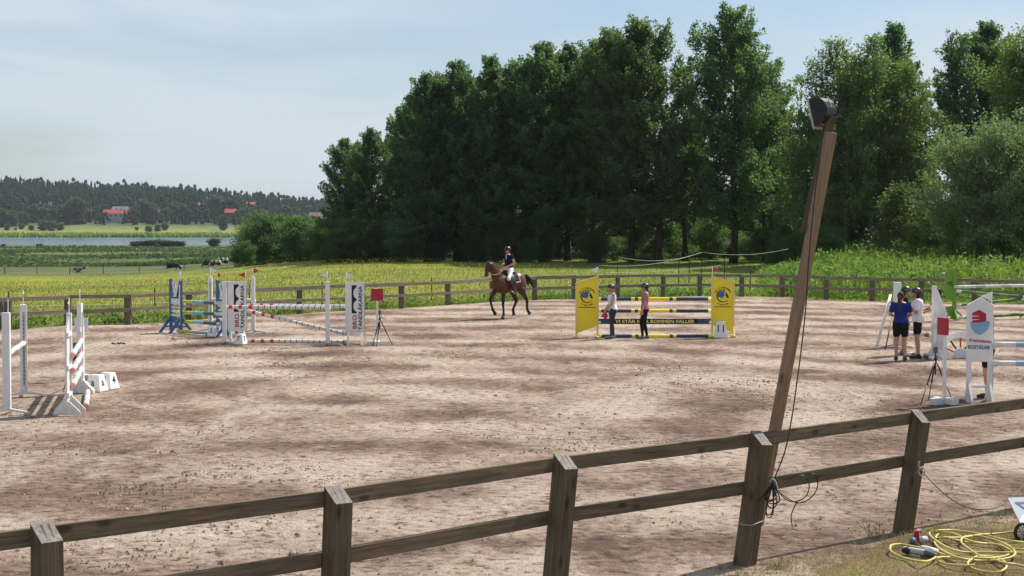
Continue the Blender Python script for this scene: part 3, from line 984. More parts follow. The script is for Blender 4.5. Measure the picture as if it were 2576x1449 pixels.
def tree_top(kind, name, x, ytop, dist, label, **k):
    p = D(x, 700, dist); z = TZ(p)
    return tree(kind, name, x, top_h(ytop, dist, z) * .985, dist, label, **k)

G1 = 'dark poplars in the row beyond the meadow'
T = [('poplar2', 868, 345, 138, 'low broad dark poplar at the left end of the row'),
     ('poplar1', 935, 318, 136, 'second dark poplar from the left end of the row, slightly taller than the first'),
     ('poplar3', 1000, 272, 134, 'dark poplar just left of the step up in the row, pointed top'),
     ('poplar1', 1075, 178, 132, 'dark poplar at the step where the row becomes tall'),
     ('poplar2', 1150, 150, 133, 'dense dark poplar right of the step in the row'),
     ('poplar3', 1215, 138, 131, 'tall dark poplar standing behind the ridden horse on the left'),
     ('poplar1', 1290, 150, 134, 'dark poplar directly above the horse rider'),
     ('poplar2', 1365, 104, 131, 'full dark poplar right of the rider, with a rounded head'),
     ('poplar1', 1430, 106, 133, 'dark poplar left of the notch before the windswept trees'),
     ('poplar3', 1495, 98, 130, 'dark poplar at the notch before the windswept trees')]
for i, (k, x, y, d, lab) in enumerate(T):
    tree_top(k, 'poplar_tree', x, y, d, lab, group=G1, rz=i * 1.9, wx=.98)
for i, (k, x, y, d) in enumerate([('poplar1', 905, 352, 146), ('poplar2', 1040, 240, 145), ('poplar3', 1115, 200, 146), ('poplar1', 1185, 185, 147), ('poplar2', 1255, 175, 146), ('poplar1', 1330, 150, 147), ('poplar2', 1405, 140, 146), ('poplar1', 1470, 135, 147), ('poplar2', 1545, 230, 152), ('poplar1', 1745, 260, 152), ('poplar2', 1960, 300, 150), ('poplar1', 2150, 250, 151), ('poplar3', 2510, 240, 150)]):
    tree_top(k, 'poplar_tree', x, y, d, 'dark poplar of the second rank, mostly hidden behind the front row', group='poplars of the second rank', rz=i * 2.3 + .7, wx=1.05)
tree_top('aspen', 'aspen_tree', 1590, 70, 128, 'windswept aspen leaning left, right of the dark poplars', rz=0, group='windswept aspens')
tree_top('aspen', 'aspen_tree', 1660, 42, 127, 'tall windswept aspen with feathery top left of the highest tree', rz=.35, group='windswept aspens')
tree_top('airy', 'aspen_tree', 1720, 150, 130, 'lower aspen filling the gap left of the highest tree', rz=1.0)
tree_top('tall', 'poplar_tree', 1845, 16, 126, 'highest tree of the row, with a great rounded crown', rz=0, wx=1.02)
tree_top('poplar1', 'poplar_tree', 1925, 170, 129, 'tree on the right shoulder of the highest tree', rz=1.5)
tree_top('birch1', 'birch_tree', 2105, 86, 118, 'weeping birch behind the floodlight', rz=0)
tree_top('birch2', 'birch_tree', 2050, 240, 121, 'lower birch left of the floodlight', rz=2.2)
tree_top('birch1', 'birch_tree', 2195, 78, 117, 'broad weeping birch right of the floodlight', rz=1.1)
tree_top('poplar3', 'aspen_tree', 2262, 58, 124, 'dark aspen rising behind the broad weeping birch', rz=.6)
tree_top('birch2', 'birch_tree', 2275, 150, 116, 'drooping birch right of the broad weeping birch', rz=3.0)
tree_top('airy', 'aspen_tree', 2400, 96, 121, 'thin open tree with a bare stem showing sky, right of the birches', rz=0)
tree_top('poplar2', 'poplar_tree', 2475, 52, 124, 'dark tall tree near the right edge behind the lime tree', rz=2.0)
tree_top('round', 'lime_tree', 2600, 70, 108, 'broad leafy tree cut by the right edge', rz=0, wx=.9)
tree_top('willow', 'willow_bush', 2455, 372, 96, 'large silvery willow bush below the open tree', rz=0, cat='bush', wx=.82)
tree_top('willow', 'willow_bush', 2572, 345, 94, 'silvery willow bush at the right edge', rz=2.0, cat='bush', wx=.85)
tree_top('bush2', 'alder_bush', 2255, 470, 103, 'pointed dark bush under the drooping birch', rz=0, cat='bush')
tree_top('sapling', 'sapling', 2395, 530, 92, 'bright green sapling in front of the willow bush', rz=0, cat='sapling')
tree_top('sapling', 'sapling', 2305, 560, 93, 'bright green sapling left of the other one by the willow', rz=1.0, cat='sapling')
for i, (x, y) in enumerate([(2480, 590), (2560, 570)]):
    tree_top('bush1', 'shrub', x, y, 90, ['dark shrub below the willow bush', 'dark shrub at the right edge below the willow'][i], rz=i + .4, cat='bush')
# left-hand bushes before the row
for i, (k, x, y, d, wx, lab) in enumerate([('bush3', 660, 550, 150, 1.0, 'rounded dark bush at the left end of the thicket by the cows'), ('bush2', 705, 545, 152, 1.0, 'pointed bush in the middle of the thicket by the cows'),
        ('bush3', 752, 556, 148, 1.2, 'broad dark bush in the thicket next to the poplars'), ('bush1', 622, 612, 146, .9, 'low bush at the very left of the thicket'),
        ('bush2', 812, 575, 147, 1.1, 'bush between the thicket and the first poplar'),
        ('bush3', 640, 575, 155, 1.2, 'dark bush behind the left end of the thicket'), ('bush3', 690, 562, 157, 1.2, 'dark bush behind the pointed one in the thicket'), ('bush3', 735, 560, 156, 1.2, 'dark bush behind the broad one in the thicket'), ('bush3', 785, 562, 153, 1.2, 'tall dark bush left of the first poplar'), ('bush3', 600, 628, 150, 1.2, 'small dark bush beside the nearest cow')]):
    tree_top(k, 'bush', x, y, d, lab, wx=wx, rz=i * 1.3, cat='bush', group='thicket left of the poplars')
# undergrowth between the trunks
rng = np.random.default_rng(41)
for i in range(84):
    x = 835 + i * 19.2 + rng.normal(0, 8)
    k = ['bush1', 'bush2', 'bush3', 'bush1'][rng.integers(0, 4)]
    d = (128 + rng.random() * 6 if rng.random() < (.75 if x < 1350 else .42) else 150 + rng.random() * 14) if x < 1950 else 112 + rng.random() * 8
    tree(k, 'undergrowth_shrub', x, (1.3 + 2.0 * rng.random() ** 1.5) * (1.0 if d < 140 else 1.5), d, 'low shrub of the undergrowth between the tree trunks', group='undergrowth between the trunks', wx=1.25, cat='bush', rz=rng.random() * 6)

# ------------------------------------------------------------------ far shore: forest, trees, bushes
rng = np.random.default_rng(51)
def conifer(mb, p, H, r, kind):
    """layered jagged spruce or a rounder pine head"""
    n = 7
    b0 = len(mb.v)
    if kind == 0:
        lay = 4
        for l in range(lay):
            z0 = H * (.08 + .22 * l); rr = r * (1 - .22 * l); z1 = min(H, z0 + H * .36)
            a0 = rng.random() * 6.28
            ring = [(p[0] + rr * (.65 + .6 * rng.random()) * math.cos(a0 + 6.283 * k / n), p[1] + rr * math.sin(a0 + 6.283 * k / n), p[2] + z0 - .25 * rr * rng.random()) for k in range(n)]
            mb.add(ring + [(p[0] + rng.normal(0, .1), p[1], p[2] + z1)], [(k, (k + 1) % n, n) for k in range(n)])
    else:
        for l in range(4):
            c = (p[0] + rng.normal(0, r * .35), p[1] + rng.normal(0, r * .3), p[2] + H * (.35 + .18 * l))
            rr = r * (.85 - .12 * l)
            vs, fs = [], []
            for zz, q in ((-.6, .5), (0, 1.0), (.6, .6)):
                for k in range(n): vs.append((c[0] + rr * q * (.75 + .5 * rng.random()) * math.cos(6.283 * k / n), c[1] + rr * q * math.sin(6.283 * k / n), c[2] + zz * H * .14))
            vs.append((c[0], c[1], c[2] + H * .16))
            for j in range(2):
                for k in range(n): fs.append((j * n + k, j * n + (k + 1) % n, (j + 1) * n + (k + 1) % n, (j + 1) * n + k))
            for k in range(n): fs.append((2 * n + k, 2 * n + (k + 1) % n, 3 * n))
            mb.add(vs, fs)
mb = MB()
for i in range(5600):
    yq = 1400 + 540 * rng.random() ** .85
    u = -.335 + .55 * rng.random() ** 1.4
    x = u * yq
    z = float(terr(x, yq))
    kind = 0 if rng.random() < .68 else 1
    H = (12 + 4.5 * rng.random() + 3 * (rng.random() < .08)) * (1.0 if yq < 1850 else 1.05)
    if yq < 1500: H *= .7
    conifer(mb, (x, yq, z - .5), H, H * (.17 + .06 * rng.random()) * (1.0 if kind == 0 else 1.3), kind)
fo = link('far_forest', mb.mesh('far_forest', M['leaf_conifer'], recalc=False))
tag(fo, 'dark conifer forest covering the hill across the lake', 'forest', kind='stuff')

FT = [(8, 576, 531), (32, 575, 535), (60, 572, 537), (86, 566, 521), (113, 566, 527), (133, 565, 523), (152, 562, 522), (178, 569, 518), (196, 570, 507), (217, 566, 528), (247, 556, 522), (258, 560, 543), (282, 560, 551),
      (330, 565, 535), (345, 567, 524), (362, 566, 510), (384, 566, 520), (420, 562, 528), (440, 558, 514), (458, 557, 518), (478, 560, 530), (520, 562, 531), (545, 556, 498), (562, 582, 547), (576, 556, 507), (598, 556, 501), (612, 560, 530), (632, 560, 527), (660, 558, 530), (690, 556, 524), (720, 556, 520), (746, 556, 524), (775, 553, 518), (1700, 575, 540), (1760, 575, 545)]
for i, (x, yb, yt) in enumerate(FT):
    d = 1290 + (588 - yb) * 7.0
    p = D(x, 560, d)
    z = CAMH - (yb - HZ) / FPX * d
    H = (yb - yt) / FPX * d
    tree('farround', 'far_tree', x, H, d, 'rounded green tree on the far lake shore', group='trees on the far lake shore', wx=1.05 + .25 * ((i * 7) % 5) / 5, rz=i * 1.7, z=min(z, TZ((p.x, d)) + 0.0) if z < TZ((p.x, d)) else TZ((p.x, d)) - .2)
FB = [(20, 580, 568), (55, 578, 566), (80, 580, 570), (110, 580, 560), (130, 581, 561), (152, 580, 566), (250, 566, 552), (345, 580, 573), (375, 583, 571), (398, 582, 568), (415, 580, 566), (440, 568, 555), (485, 566, 554), (510, 570, 560), (640, 566, 552), (690, 566, 552)]
for i, (x, yb, yt) in enumerate(FB):
    d = 1260 + (588 - yb) * 9.0
    tree('farbush', 'far_bush', x, (yb - yt) / FPX * d, d, 'rounded bush on the far meadow by the lake', group='bushes on the far meadow', wx=1.3, rz=i * 2.1, cat='bush')
# willow scrub on the near lake shore
for i, (x, yb, yt, w) in enumerate([(342, 620, 609.5, 3.0), (368, 621, 608, 3.0), (396, 622, 606.5, 2.8), (422, 621, 608, 2.8), (448, 619, 609, 2.8), (540, 612, 604, 2.2), (10, 623, 615, 2.6), (100, 619, 614.5, 2.6)]):
    d = 690
    p = D(x, 600, d); z = TZ(p)
    tree('farbush', 'lakeside_bush', x, top_h(yt, d, z), d, 'low bush on the near lake shore in front of the water', group='bushes on the near lake shore', wx=w, rz=i * 1.1, cat='bush')

# ------------------------------------------------------------------ air
hz = MB(); hz.box((0, 2800, 40), (10400, 6300, 103))
hm = bpy.data.materials.new('haze_air'); hm.use_nodes = True
t = hm.node_tree; t.nodes.clear()
out = nd(t, 'ShaderNodeOutputMaterial'); pv = nd(t, 'ShaderNodeVolumePrincipled')
pv.inputs['Color'].default_value = (.78, .88, 1.0, 1); pv.inputs['Density'].default_value = .00006
pv.inputs['Anisotropy'].default_value = .2
t.links.new(pv.outputs[0], out.inputs['Volume'])
ho = hz.build('haze', hm)
tag(ho, 'thin blue haze in the air over the lake', 'haze', kind='stuff')

# ================================================================== FAR HOUSES
M['roof_red'] = paint('red_roof_tiles', (.36, .07, .06), .8, .3)
M['roof_grey'] = paint('grey_roof', (.16, .14, .145), .8, .3)
M['roof_brown'] = paint('brown_roof', (.20, .10, .09), .8, .3)
M['wall_white'] = paint('white_house_wall', (.42, .41, .40), .8, .2)
M['wall_red'] = paint('falu_red_wall', (.16, .035, .03), .8, .2)
M['glass'] = paint('dark_window_glass', (.02, .025, .03), .15, .05, .6)
def house(x0, x1, yroof, yeave, ybase, d, wall, roof, label, depth=9, nwin=3):
    p0 = D(x0, ybase, d); p1 = D(x1, ybase, d)
    w = p1.x - p0.x; k = d / FPX
    hw = (ybase - yeave) * k; hr = (yeave - yroof) * k
    cx = (p0.x + p1.x) / 2
    zb = p0.z
    root = empty('house', (cx, d, zb), 0, label, 'house', 'houses across the lake')
    mb = MB(); mb.box((0, depth / 2, hw / 2 - 2), (w, depth, hw + 4)); mb.build('wall', wall, root)
    mb = MB(); e = .6
    vs = [(-w / 2 - e, -e, hw), (w / 2 + e, -e, hw), (w / 2 + e, depth + e, hw), (-w / 2 - e, depth + e, hw), (-w / 2 - e, depth / 2, hw + hr), (w / 2 + e, depth / 2, hw + hr)]
    mb.add(vs, [(0, 1, 5, 4), (2, 3, 4, 5), (0, 4, 3), (1, 2, 5), (0, 3, 2, 1)])
    rf = mb.build('roof', roof, root)
    mb = MB(); mb.box((w * .18, depth / 2, hw + hr + .3), (.8, .8, 1.4)); mb.build('chimney', M['wall_red'], rf)
    for i in range(nwin):
        xx = -w / 2 + w * (i + .5) / nwin
        mb = MB(); mb.box((xx, -.03, hw * .55), (min(1.6, w / nwin * .45), .1, min(1.5, hw * .5))); mb.build('window', M['glass'], root)
house(91, 131, 508, 517, 531, 1540, M['wall_red'], M['roof_brown'], 'dark house with brown roof left on the far shore')
house(159, 167, 531, 536, 545, 1500, M['wall_red'], M['roof_red'], 'small red gable left of the tall far tree', nwin=1)
house(218, 231, 526, 535, 546, 1490, M['wall_red'], M['roof_red'], 'red roofed house left of the long white house', nwin=2)
house(282, 319, 519, 527, 545, 1490, M['wall_white'], M['roof_grey'], 'grey roofed house rising behind the long red roof')
house(260, 322, 527, 537, 550, 1440, M['wall_white'], M['roof_red'], 'long white house with bright red roof across the lake', nwin=5)
house(396, 406, 529, 535, 548, 1480, M['wall_white'], M['roof_red'], 'small red roofed house right of the long white house', nwin=1)
house(498, 509, 509, 517, 528, 1560, M['wall_white'], M['roof_red'], 'small high house with pink roof among the far trees', nwin=1)
house(566, 591, 525, 535, 549, 1450, M['wall_red'], M['roof_red'], 'dark red cottage with bright roof below the light tree', nwin=2)
house(620, 644, 508, 514, 522, 1570, M['wall_white'], M['roof_red'], 'red roofed house high on the far slope', nwin=2)
house(778, 807, 534, 544, 551, 1440, M['wall_white'], M['roof_brown'], 'white house beside the left edge of the poplars', nwin=3)
house(34, 44, 570, 573, 579, 1330, M['wall_white'], M['roof_grey'], 'tiny white shed on the far meadow', depth=3, nwin=1)

# ================================================================== FENCES
def beam(name, p0, p1, w, h, mat_, parent, topmat=None):
    """plank with its own length axis along local x"""
    p0 = Vector(p0); p1 = Vector(p1); d = p1 - p0; ln = d.length
    mb = MB(); mb.box((0, 0, 0), (ln, w, h))
    o = mb.build(name, [mat_], parent)
    bevel(o, min(w, h) * .08)
    o.location = (p0 + p1) / 2
    dz = d.normalized(); side = Vector((0, 0, 1)).cross(dz).normalized(); up = dz.cross(side)
    o.rotation_euler = Matrix((dz, side, up)).transposed().to_euler()
    return o

# far fence
far_fence = empty('wooden_fence', FENCE[12], 0, 'weathered grey two rail fence along the far side of the arena', 'fence')
rng = random.Random(4)
def rel(v): return Vector(v) - Vector(far_fence.location)
post_mb = MB(); post_mb.box((0, 0, .40), (.20, .18, 1.06))
far_post = post_mb.mesh('post', M['wood_farpost'])
for i, p in enumerate(FENCE):
    h = .90 + .05 * math.sin(i * 2.1)
    o = link('post', far_post, far_fence, rel(p), (rng.uniform(-.03, .03), rng.uniform(-.03, .03), rng.uniform(-.1, .1)))
    o.scale = (1, 1, h / .93)
for i in range(len(FENCE) - 1):
    a, b_ = FENCE[i], FENCE[i + 1]
    d = (b_ - a).normalized(); off = Vector((-d.y, d.x, 0)) * -.115
    for z, hh in ((.90, .13), (.46, .12)):
        j1, j2 = rng.uniform(-.02, .02), rng.uniform(-.02, .02)
        ov = d * .02
        beam('rail', rel(a + off - ov + Vector((0, 0, z + j1))), rel(b_ + off + ov * .5 + Vector((0, 0, z + j2))), .05, hh + rng.uniform(-.015, .015), M['wood_far'], far_fence)

# near fence
NPB = [Vector((x, y, 0)) for x, y in zip(NPX, NPY)]
# carry on out of the frame
NPB = [NPB[0] - Vector((1.75, 1.55, 0))] + NPB + [NPB[-1] + Vector((1.85, 1.75, 0))]
NL = [0.0] + NLEAN + [.15]
ndir = Vector((.735, .678, 0)).normalized(); nnor = Vector((ndir.y, -ndir.x, 0))     # nnor points to the camera's side
near_fence = empty('wooden_fence', (0, 13.6, 0), 0, 'dark brown two rail fence crossing the foreground', 'fence')
o0 = Vector((0, 13.6, 0))
PS = .155
ang = math.atan2(ndir.y, ndir.x)
tops = []
for i, (p, ln) in enumerate(zip(NPB, NL)):
    mb = MB()
    hs = PS / 2
    zt_b, zt_f = 1.285, 1.175       # slanted top: far edge high, near edge low
    vs = [(-hs, -hs, -.1), (hs, -hs, -.1), (hs, hs, -.1), (-hs, hs, -.1), (-hs, -hs, zt_f), (hs, -hs, zt_f), (hs, hs, zt_b), (-hs, hs, zt_b)]
    mb.add(vs, [(0, 3, 2, 1), (0, 1, 5, 4), (1, 2, 6, 5), (2, 3, 7, 6), (3, 0, 4, 7)], 0)
    mb.add(vs[4:], [(0, 1, 2, 3)], 1)
    o = mb.build('post', [M['wood_post'], M['wood_top']], near_fence, p - o0)
    lean = Matrix.Rotation(math.atan(ln / 1.25), 4, 'Y')
    o.rotation_euler = (lean @ Matrix.Rotation(ang, 4, 'Z')).to_euler()
    # drying cracks in the sawn top
    c = MB()
    for q in (-.03, .022):
        c.add([(q, -hs + .01, zt_f + .006), (q + .008, -hs + .01, zt_f + .006), (q + .016 + .01 * (i % 2), hs * .7, zt_b - .012), (q + .012, hs * .7, zt_b - .012)], [(0, 1, 2, 3)])
    c.build('crack', M['ink'], o)
    tops.append(p + Vector((ln, 0, 0)))
for i in range(len(NPB) - 1):
    for z, hh in ((1.19, .122), (.735, .118)):
        fr = z / 1.25
        a = NPB[i] + Vector((NL[i] * fr, 0, 0)); b_ = NPB[i + 1] + Vector((NL[i + 1] * fr, 0, 0))
        off = -nnor * (PS / 2 + .026)
        beam('rail', a + off - o0 + Vector((0, 0, z)), b_ + off - o0 + Vector((0, 0, z)) - (b_ - a).normalized() * .012, .045, hh, M['wood_fence'], near_fence)
mb = MB()      # wire tied round the floodlight post
pp = NPB[4]
lz = .42
o = MB()
ring = []
for k in range(17):
    a = 2 * math.pi * k / 16
    rr = .118 * (1 + .25 * abs(math.sin(2 * (a))) * .3)
    c_ = pp + Vector((NL[4] * lz / 1.25, 0, lz + .015 * math.cos(a)))
    m_ = max(abs(math.cos(a)), abs(math.sin(a)))
    ring.append(c_ + (ndir * math.cos(a) + nnor * math.sin(a)) * (PS / 2 + .006) / m_)
MB().tube(ring, .004, 6).build('wire_tie', M['steel'], near_fence, -o0, smooth=True)

# ------------------------------------------------------------------ floodlight pole
b0 = D(1931, 1180, 16.42); b1 = D(2090, 333, 16.42)
pole_dir = (b1 - b0).normalized()
b_low = b0 - pole_dir * .55
pole = empty('floodlight_pole', b_low, 0, 'leaning wooden light pole fixed to the near fence, black floodlight on top', 'light pole')
def along(pt0, pt1, w, d, name, mat_, parent, twist):
    v = Vector(pt1) - Vector(pt0); ln = v.length; z = v.normalized()
    x = Vector((math.cos(twist), math.sin(twist), 0)); x = (x - z * x.dot(z)).normalized(); y = z.cross(x)
    mb = MB(); mb.box((0, 0, ln / 2), (w, d, ln))
    ob = mb.build(name, [mat_], parent)
    bevel(ob, .004)
    ob.location = Vector(pt0) - b_low
    ob.rotation_euler = Matrix((x, y, z)).transposed().to_euler()
    return ob
along(b_low, b1, .09, .09, 'beam', M['wood_beam'], pole, R(42))
off = Vector((-.058, .052, 0))
along(b1 - pole_dir * .98 + off, b1 + pole_dir * .15 + Vector((-.012, .050, 0)), .095, .032, 'board', M['wood_post'], pole, R(-12))
# floodlight: frame facing away to the left, curved housing towards the camera
lamp = empty('tmp'); bpy.data.objects.remove(lamp)
mb = MB(); mb.box((0, 0, 0), (.285, .02, .315)); fr_ = mb.mesh('frame', M['greygreen'])
lamp_c = D(2066, 281, 16.52)
lrot = Matrix.Rotation(R(48), 4, 'Z') @ Matrix.Rotation(R(-14), 4, 'X')
def lpart(name, mbx, mat_, parent=pole, smooth=False):
    ob = mbx.build(name, mat_, parent, lamp_c - b_low, lrot.to_euler(), smooth)
    return ob
mb = MB(); mb.box((0, .065, 0), (.20, .02, .31)); hous_frame = lpart('lamp_frame', mb, M['steel']); bevel(hous_frame, .005)
mb = MB(); mb.box((0, .077, 0), (.175, .006, .285)); lpart('lamp_glass', mb, M['glass'])
prof = [(.06, .145), (.0, .14), (-.06, .118), (-.105, .07), (-.12, .0), (-.105, -.06), (-.03, -.125), (.06, -.135)]
mb = MB()
n = len(prof)
vs = [(x, q[0], q[1]) for x in (-.088, .088) for q in prof]
mb.add(vs, [list(range(n)), list(reversed(range(n, 2 * n)))] + [[i, i + n, (i + 1) % n + n, (i + 1) % n] for i in range(n)])
hs_ = lpart('lamp_housing', mb, M['black']); bevel(hs_, .006)
mb = MB()
for x in (-.098, .098): mb.bar((x, .0, 0), (x, -.135, -.09), .006, .03)
mb.bar((-.10, -.135, -.09), (.10, -.135, -.09), .03, .006)
lpart('lamp_bracket', mb, M['black'])
mb = MB(); mb.bar((0, -.10, .125), (0, -.118, .01), .008, .008); lpart('cable_gland', mb, M['steel'])

# cable down the pole and its coil on the fence
def cable(name, pts, r, mat_, label, cat, sub=8, closed=False, n=7):
    pts = spline(pts, sub)
    mb = MB(); c0 = Vector(pts[0])
    mb.tube([p - c0 for p in pts], r, n)
    o = mb.build(name, mat_, None, c0, None, True)
    return tag(o, label, cat)
dC = 16.15
cable('power_cable', [D(2072, 318, 16.45), D(2062, 400, 16.3), D(2052, 470, 16.3), D(2043, 560, 16.28), D(2034, 660, 16.27), D(2028, 760, 16.25), D(2018, 860, 16.22), D(2005, 960, 16.2), D(1992, 1050, 16.18), D(1976, 1130, 16.05), D(1956, 1185, 16.0), D(1944, 1214, 15.97)],
      .0065, M['black'], 'thin black cable hanging down along the floodlight pole', 'cable')
coil = empty('cable_coil', D(1944, 1214, 15.97), 0, 'black cable coil hung on the near fence below the floodlight pole', 'cable')
cc = Vector(coil.location)
rng = random.Random(8)
for k in range(6):
    w = rng.uniform(8, 20); h = rng.uniform(45, 92); sx_ = rng.uniform(-12, 8)
    pts = [D(1944 + sx_ * 0 + w * math.sin(2 * math.pi * q) * (.4 + .6 * math.sin(math.pi * q)) + sx_ * math.sin(math.pi * q), 1212 + h * math.sin(math.pi * q), 15.95 - .015 * k) - cc for q in [i / 12 for i in range(13)]]
    MB().tube(spline(pts, 4), .006, 6).build('loop', M['black'], coil, None, None, True)
for pts in ([(1945, 1216), (1972, 1252), (2000, 1262), (2030, 1245), (2034, 1210), (2010, 1195), (1985, 1205)],
            [(1962, 1240), (2005, 1265), (2040, 1252), (2057, 1222), (2050, 1194), (2028, 1192)],
            [(2005, 1262), (1994, 1285), (1990, 1300), (1993, 1322)], [(1944, 1214), (1925, 1240), (1915, 1252), (1908, 1262)]):
    MB().tube(spline([D(x, y, 15.93) - cc for x, y in pts], 5), .0055, 6).build('loop', M['black'], coil, None, None, True)
MB().cap(D(1993, 1318, 15.93) - cc, .012, D(1994, 1326, 15.93) - cc, .009).build('plug', M['steel'], coil, None, None, True)
MB().tube(spline([D(1937, 1213, 15.94) - cc, D(1943, 1205, 15.92) - cc, D(1951, 1213, 15.93) - cc, D(1956, 1236, 15.93) - cc, D(1945, 1242, 15.93) - cc], 5), .008, 6).build('tie_string', M['steel'], coil, None, None, True)

cable('hanging_wire', [D(2316, 1178, 17.7), D(2330, 1197, 17.6), D(2350, 1218, 17.5), D(2385, 1250, 17.4), D(2425, 1273, 17.4), D(2465, 1281, 17.5), D(2510, 1276, 17.6), D(2548, 1250, 17.9), D(2580, 1215, 18.2), D(2640, 1160, 18.6)],
      .006, M['brown'], 'thin wire sagging from the rightmost near post to the right', 'wire')
hook = empty('rope_ring', D(2319, 1185, 17.66), 0, 'small wire ring knotted on the rightmost near post', 'wire')
hk = Vector(hook.location)
MB().tube(spline([D(2319 + 8 * math.cos(a), 1186 + 11 * math.sin(a), 17.62) - hk for a in [i * .55 for i in range(13)]], 3), .007, 6).build('ring', M['steel'], hook, None, None, True)
MB().tube(spline([D(2313, 1160, 17.6) - hk, D(2311, 1172, 17.6) - hk, D(2318, 1180, 17.6) - hk], 4), .008, 6).build('knot', M['steel'], hook, None, None, True)

# ------------------------------------------------------------------ hose, couplings, sign and wheel on the verge
M['hose'] = paint('yellow_hose', (.62, .52, .16), .45, .3)
hose = empty('garden_hose', P(2400, 1390), 0, 'yellow garden hose lying in loops on the dry grass', 'hose')
hh0 = Vector(hose.location)
S2V = lambda x, y: ((3280 + x / 3.8125) / 1.4907, (1780 + y / 3.8125) / 1.4907)
def hp(x, y, z=.03): v = S2V(x, y); return P(v[0], v[1], z)
loops = [[(880, 1150), (860, 1190), (760, 1235), (640, 1240), (450, 1200), (300, 1140), (225, 1080), (240, 1010), (360, 995), (520, 1020), (700, 1060), (900, 1110), (1040, 1170), (1180, 1210)],
         [(2140, 800), (1800, 840), (1500, 860), (1250, 900), (1000, 900), (880, 920), (860, 980), (960, 1080), (1200, 1190), (1500, 1230), (1750, 1220), (1950, 1180), (2010, 1120), (1970, 1060)],
         [(2140, 970), (1900, 940), (1650, 880), (1400, 830), (1100, 795), (900, 800), (790, 830), (800, 880), (900, 960), (1080, 1060), (1300, 1110), (1600, 1110), (1900, 1115), (2140, 1120)],
         [(2140, 1310), (2000, 1280), (1850, 1260), (1650, 1190), (1500, 1160), (1400, 1200), (1330, 1270), (1400, 1340), (1600, 1390), (1780, 1390), (1870, 1340), (1880, 1280), (1800, 1210), (1650, 1170), (1480, 1160)],
         [(1480, 1150), (1330, 1050), (1240, 970), (1260, 900), (1400, 875), (1600, 900), (1800, 960), (1930, 1030), (1960, 1090), (1900, 1150), (1700, 1190), (1450, 1190), (1300, 1210), (1100, 1190), (960, 1180), (895, 1195), (920, 1240), (1050, 1280), (1250, 1300), (1430, 1290)],
         [(870, 910), (900, 860), (1000, 830), (1150, 850), (1400, 960), (1700, 1000), (1850, 1040), (2140, 1070)],
         [(1000, 890), (1150, 930), (1300, 965), (1600, 985), (1800, 1010), (1940, 1080)]]
for k, lp in enumerate(loops):
    pts = spline([hp(x, y, .028 + .012 * ((k * 3 + i) % 4)) - hh0 for i, (x, y) in enumerate(lp)], 6)
    MB().tube(pts, .0115, 8).build('hose_loop', M['hose'], hose, None, None, True)
M['chrome'] = paint('bright_metal', (.5, .5, .52), .25, .2, .8)
cp = empty('hose_coupling', hp(610, 930), 0, 'red and silver hose coupling at the foot of the rightmost near post', 'coupling')
c0 = Vector(cp.location)
MB().cap(hp(545, 950, .05) - c0, .035, hp(560, 890, .06) - c0, .03).build('body', M['slate'], cp, None, None, True)
MB().bar(hp(600, 965, .02) - c0, hp(600, 800, .14) - c0, .05, .035).build('lever', M['crimson'], cp)
MB().tube([hp(630, 935, .045) - c0, hp(740, 925, .045) - c0], .036, 12).build('collar', M['chrome'], cp, None, None, True)
MB().bar(hp(610, 800, .13) - c0, hp(655, 785, .135) - c0, .03, .02).build('cap', M['chrome'], cp)
nz_ = empty('spray_lance', hp(620, 1100), 0, 'grey plastic spray lance lying inside the hose loop', 'lance')
c0 = Vector(nz_.location)
MB().cap(hp(440, 1075, .05) - c0, .035, hp(740, 1120, .05) - c0, .032).build('barrel', M['greygreen'], nz_, None, None, True)
MB().cap(hp(420, 1080, .05) - c0, .026, hp(470, 1085, .05) - c0, .040).build('nozzle', M['black'], nz_, None, None, True)
MB().tube(spline([hp(680, 1035, .06) - c0, hp(780, 1060, .08) - c0, hp(890, 1100, .05) - c0], 5), [.018 + .001 * i for i in range(11)], 8).build('handle', M['whiteplastic'], nz_, None, None, True)
MB().cap(hp(740, 1120, .05) - c0, .036, hp(860, 1150, .05) - c0, .024).build('grip', M['slate'], nz_, None, None, True)
# sign board at the right edge
sg = empty('sign_board', P(2640, 1350), 0, 'tilted grey blue sign board cut by the right edge', 'sign')
s0 = Vector(sg.location)
A = D(2535, 1252, 17.6); Bp = D(2640, 1248, 17.75); Cc = D(2690, 1375, 17.45)
ux = (Bp - A).normalized(); vy = (D(2580, 1340, 17.3) - A); vy = (vy - ux * vy.dot(ux)).normalized(); nn = ux.cross(vy).normalized()
def sq(a, b_, c_, d_, e, th): 
    return [A + ux * x + vy * y + nn * z - s0 for z in (e, e + th) for x, y in ((a, b_), (c_, b_), (c_, d_), (a, d_))]
bxf = [(0, 1, 2, 3), (7, 6, 5, 4), (0, 4, 5, 1), (1, 5, 6, 2), (2, 6, 7, 3), (3, 7, 4, 0)]
if nn.y > 0: nn = -nn
MB().add(sq(0, 0, .75, .5, 0, -.012), bxf).build('panel', M['signgrey'], sg)
def flatpoly(poly, e): return [A + ux * x + vy * y + nn * e - s0 for x, y in poly]
MB().add(flatpoly([(.05, .06), (.30, .06), (.30, .085), (.10, .085), (.16, .15), (.12, .15)], .004), [(0, 1, 2, 3, 4, 5)]).build('lettering', M['navy'], sg)
MB().add(flatpoly([(.0, .30), (.05, .24), (.13, .20), (.3, .19), (.7, .22), (.7, .49), (.0, .49)], .004), [(0, 1, 2, 3, 4, 5, 6)]).build('print', M['whiteplastic'], sg)
for q in (.1, .65):
    e1 = A + ux * q + vy * .45 - s0; MB().tube([e1, Vector((e1.x, e1.y + .35, -.0))], .014, 8).build('leg', M['steel'], sg)
    MB().tube([e1, Vector((e1.x, e1.y - .05, -.0))], .014, 8).build('leg', M['steel'], sg)
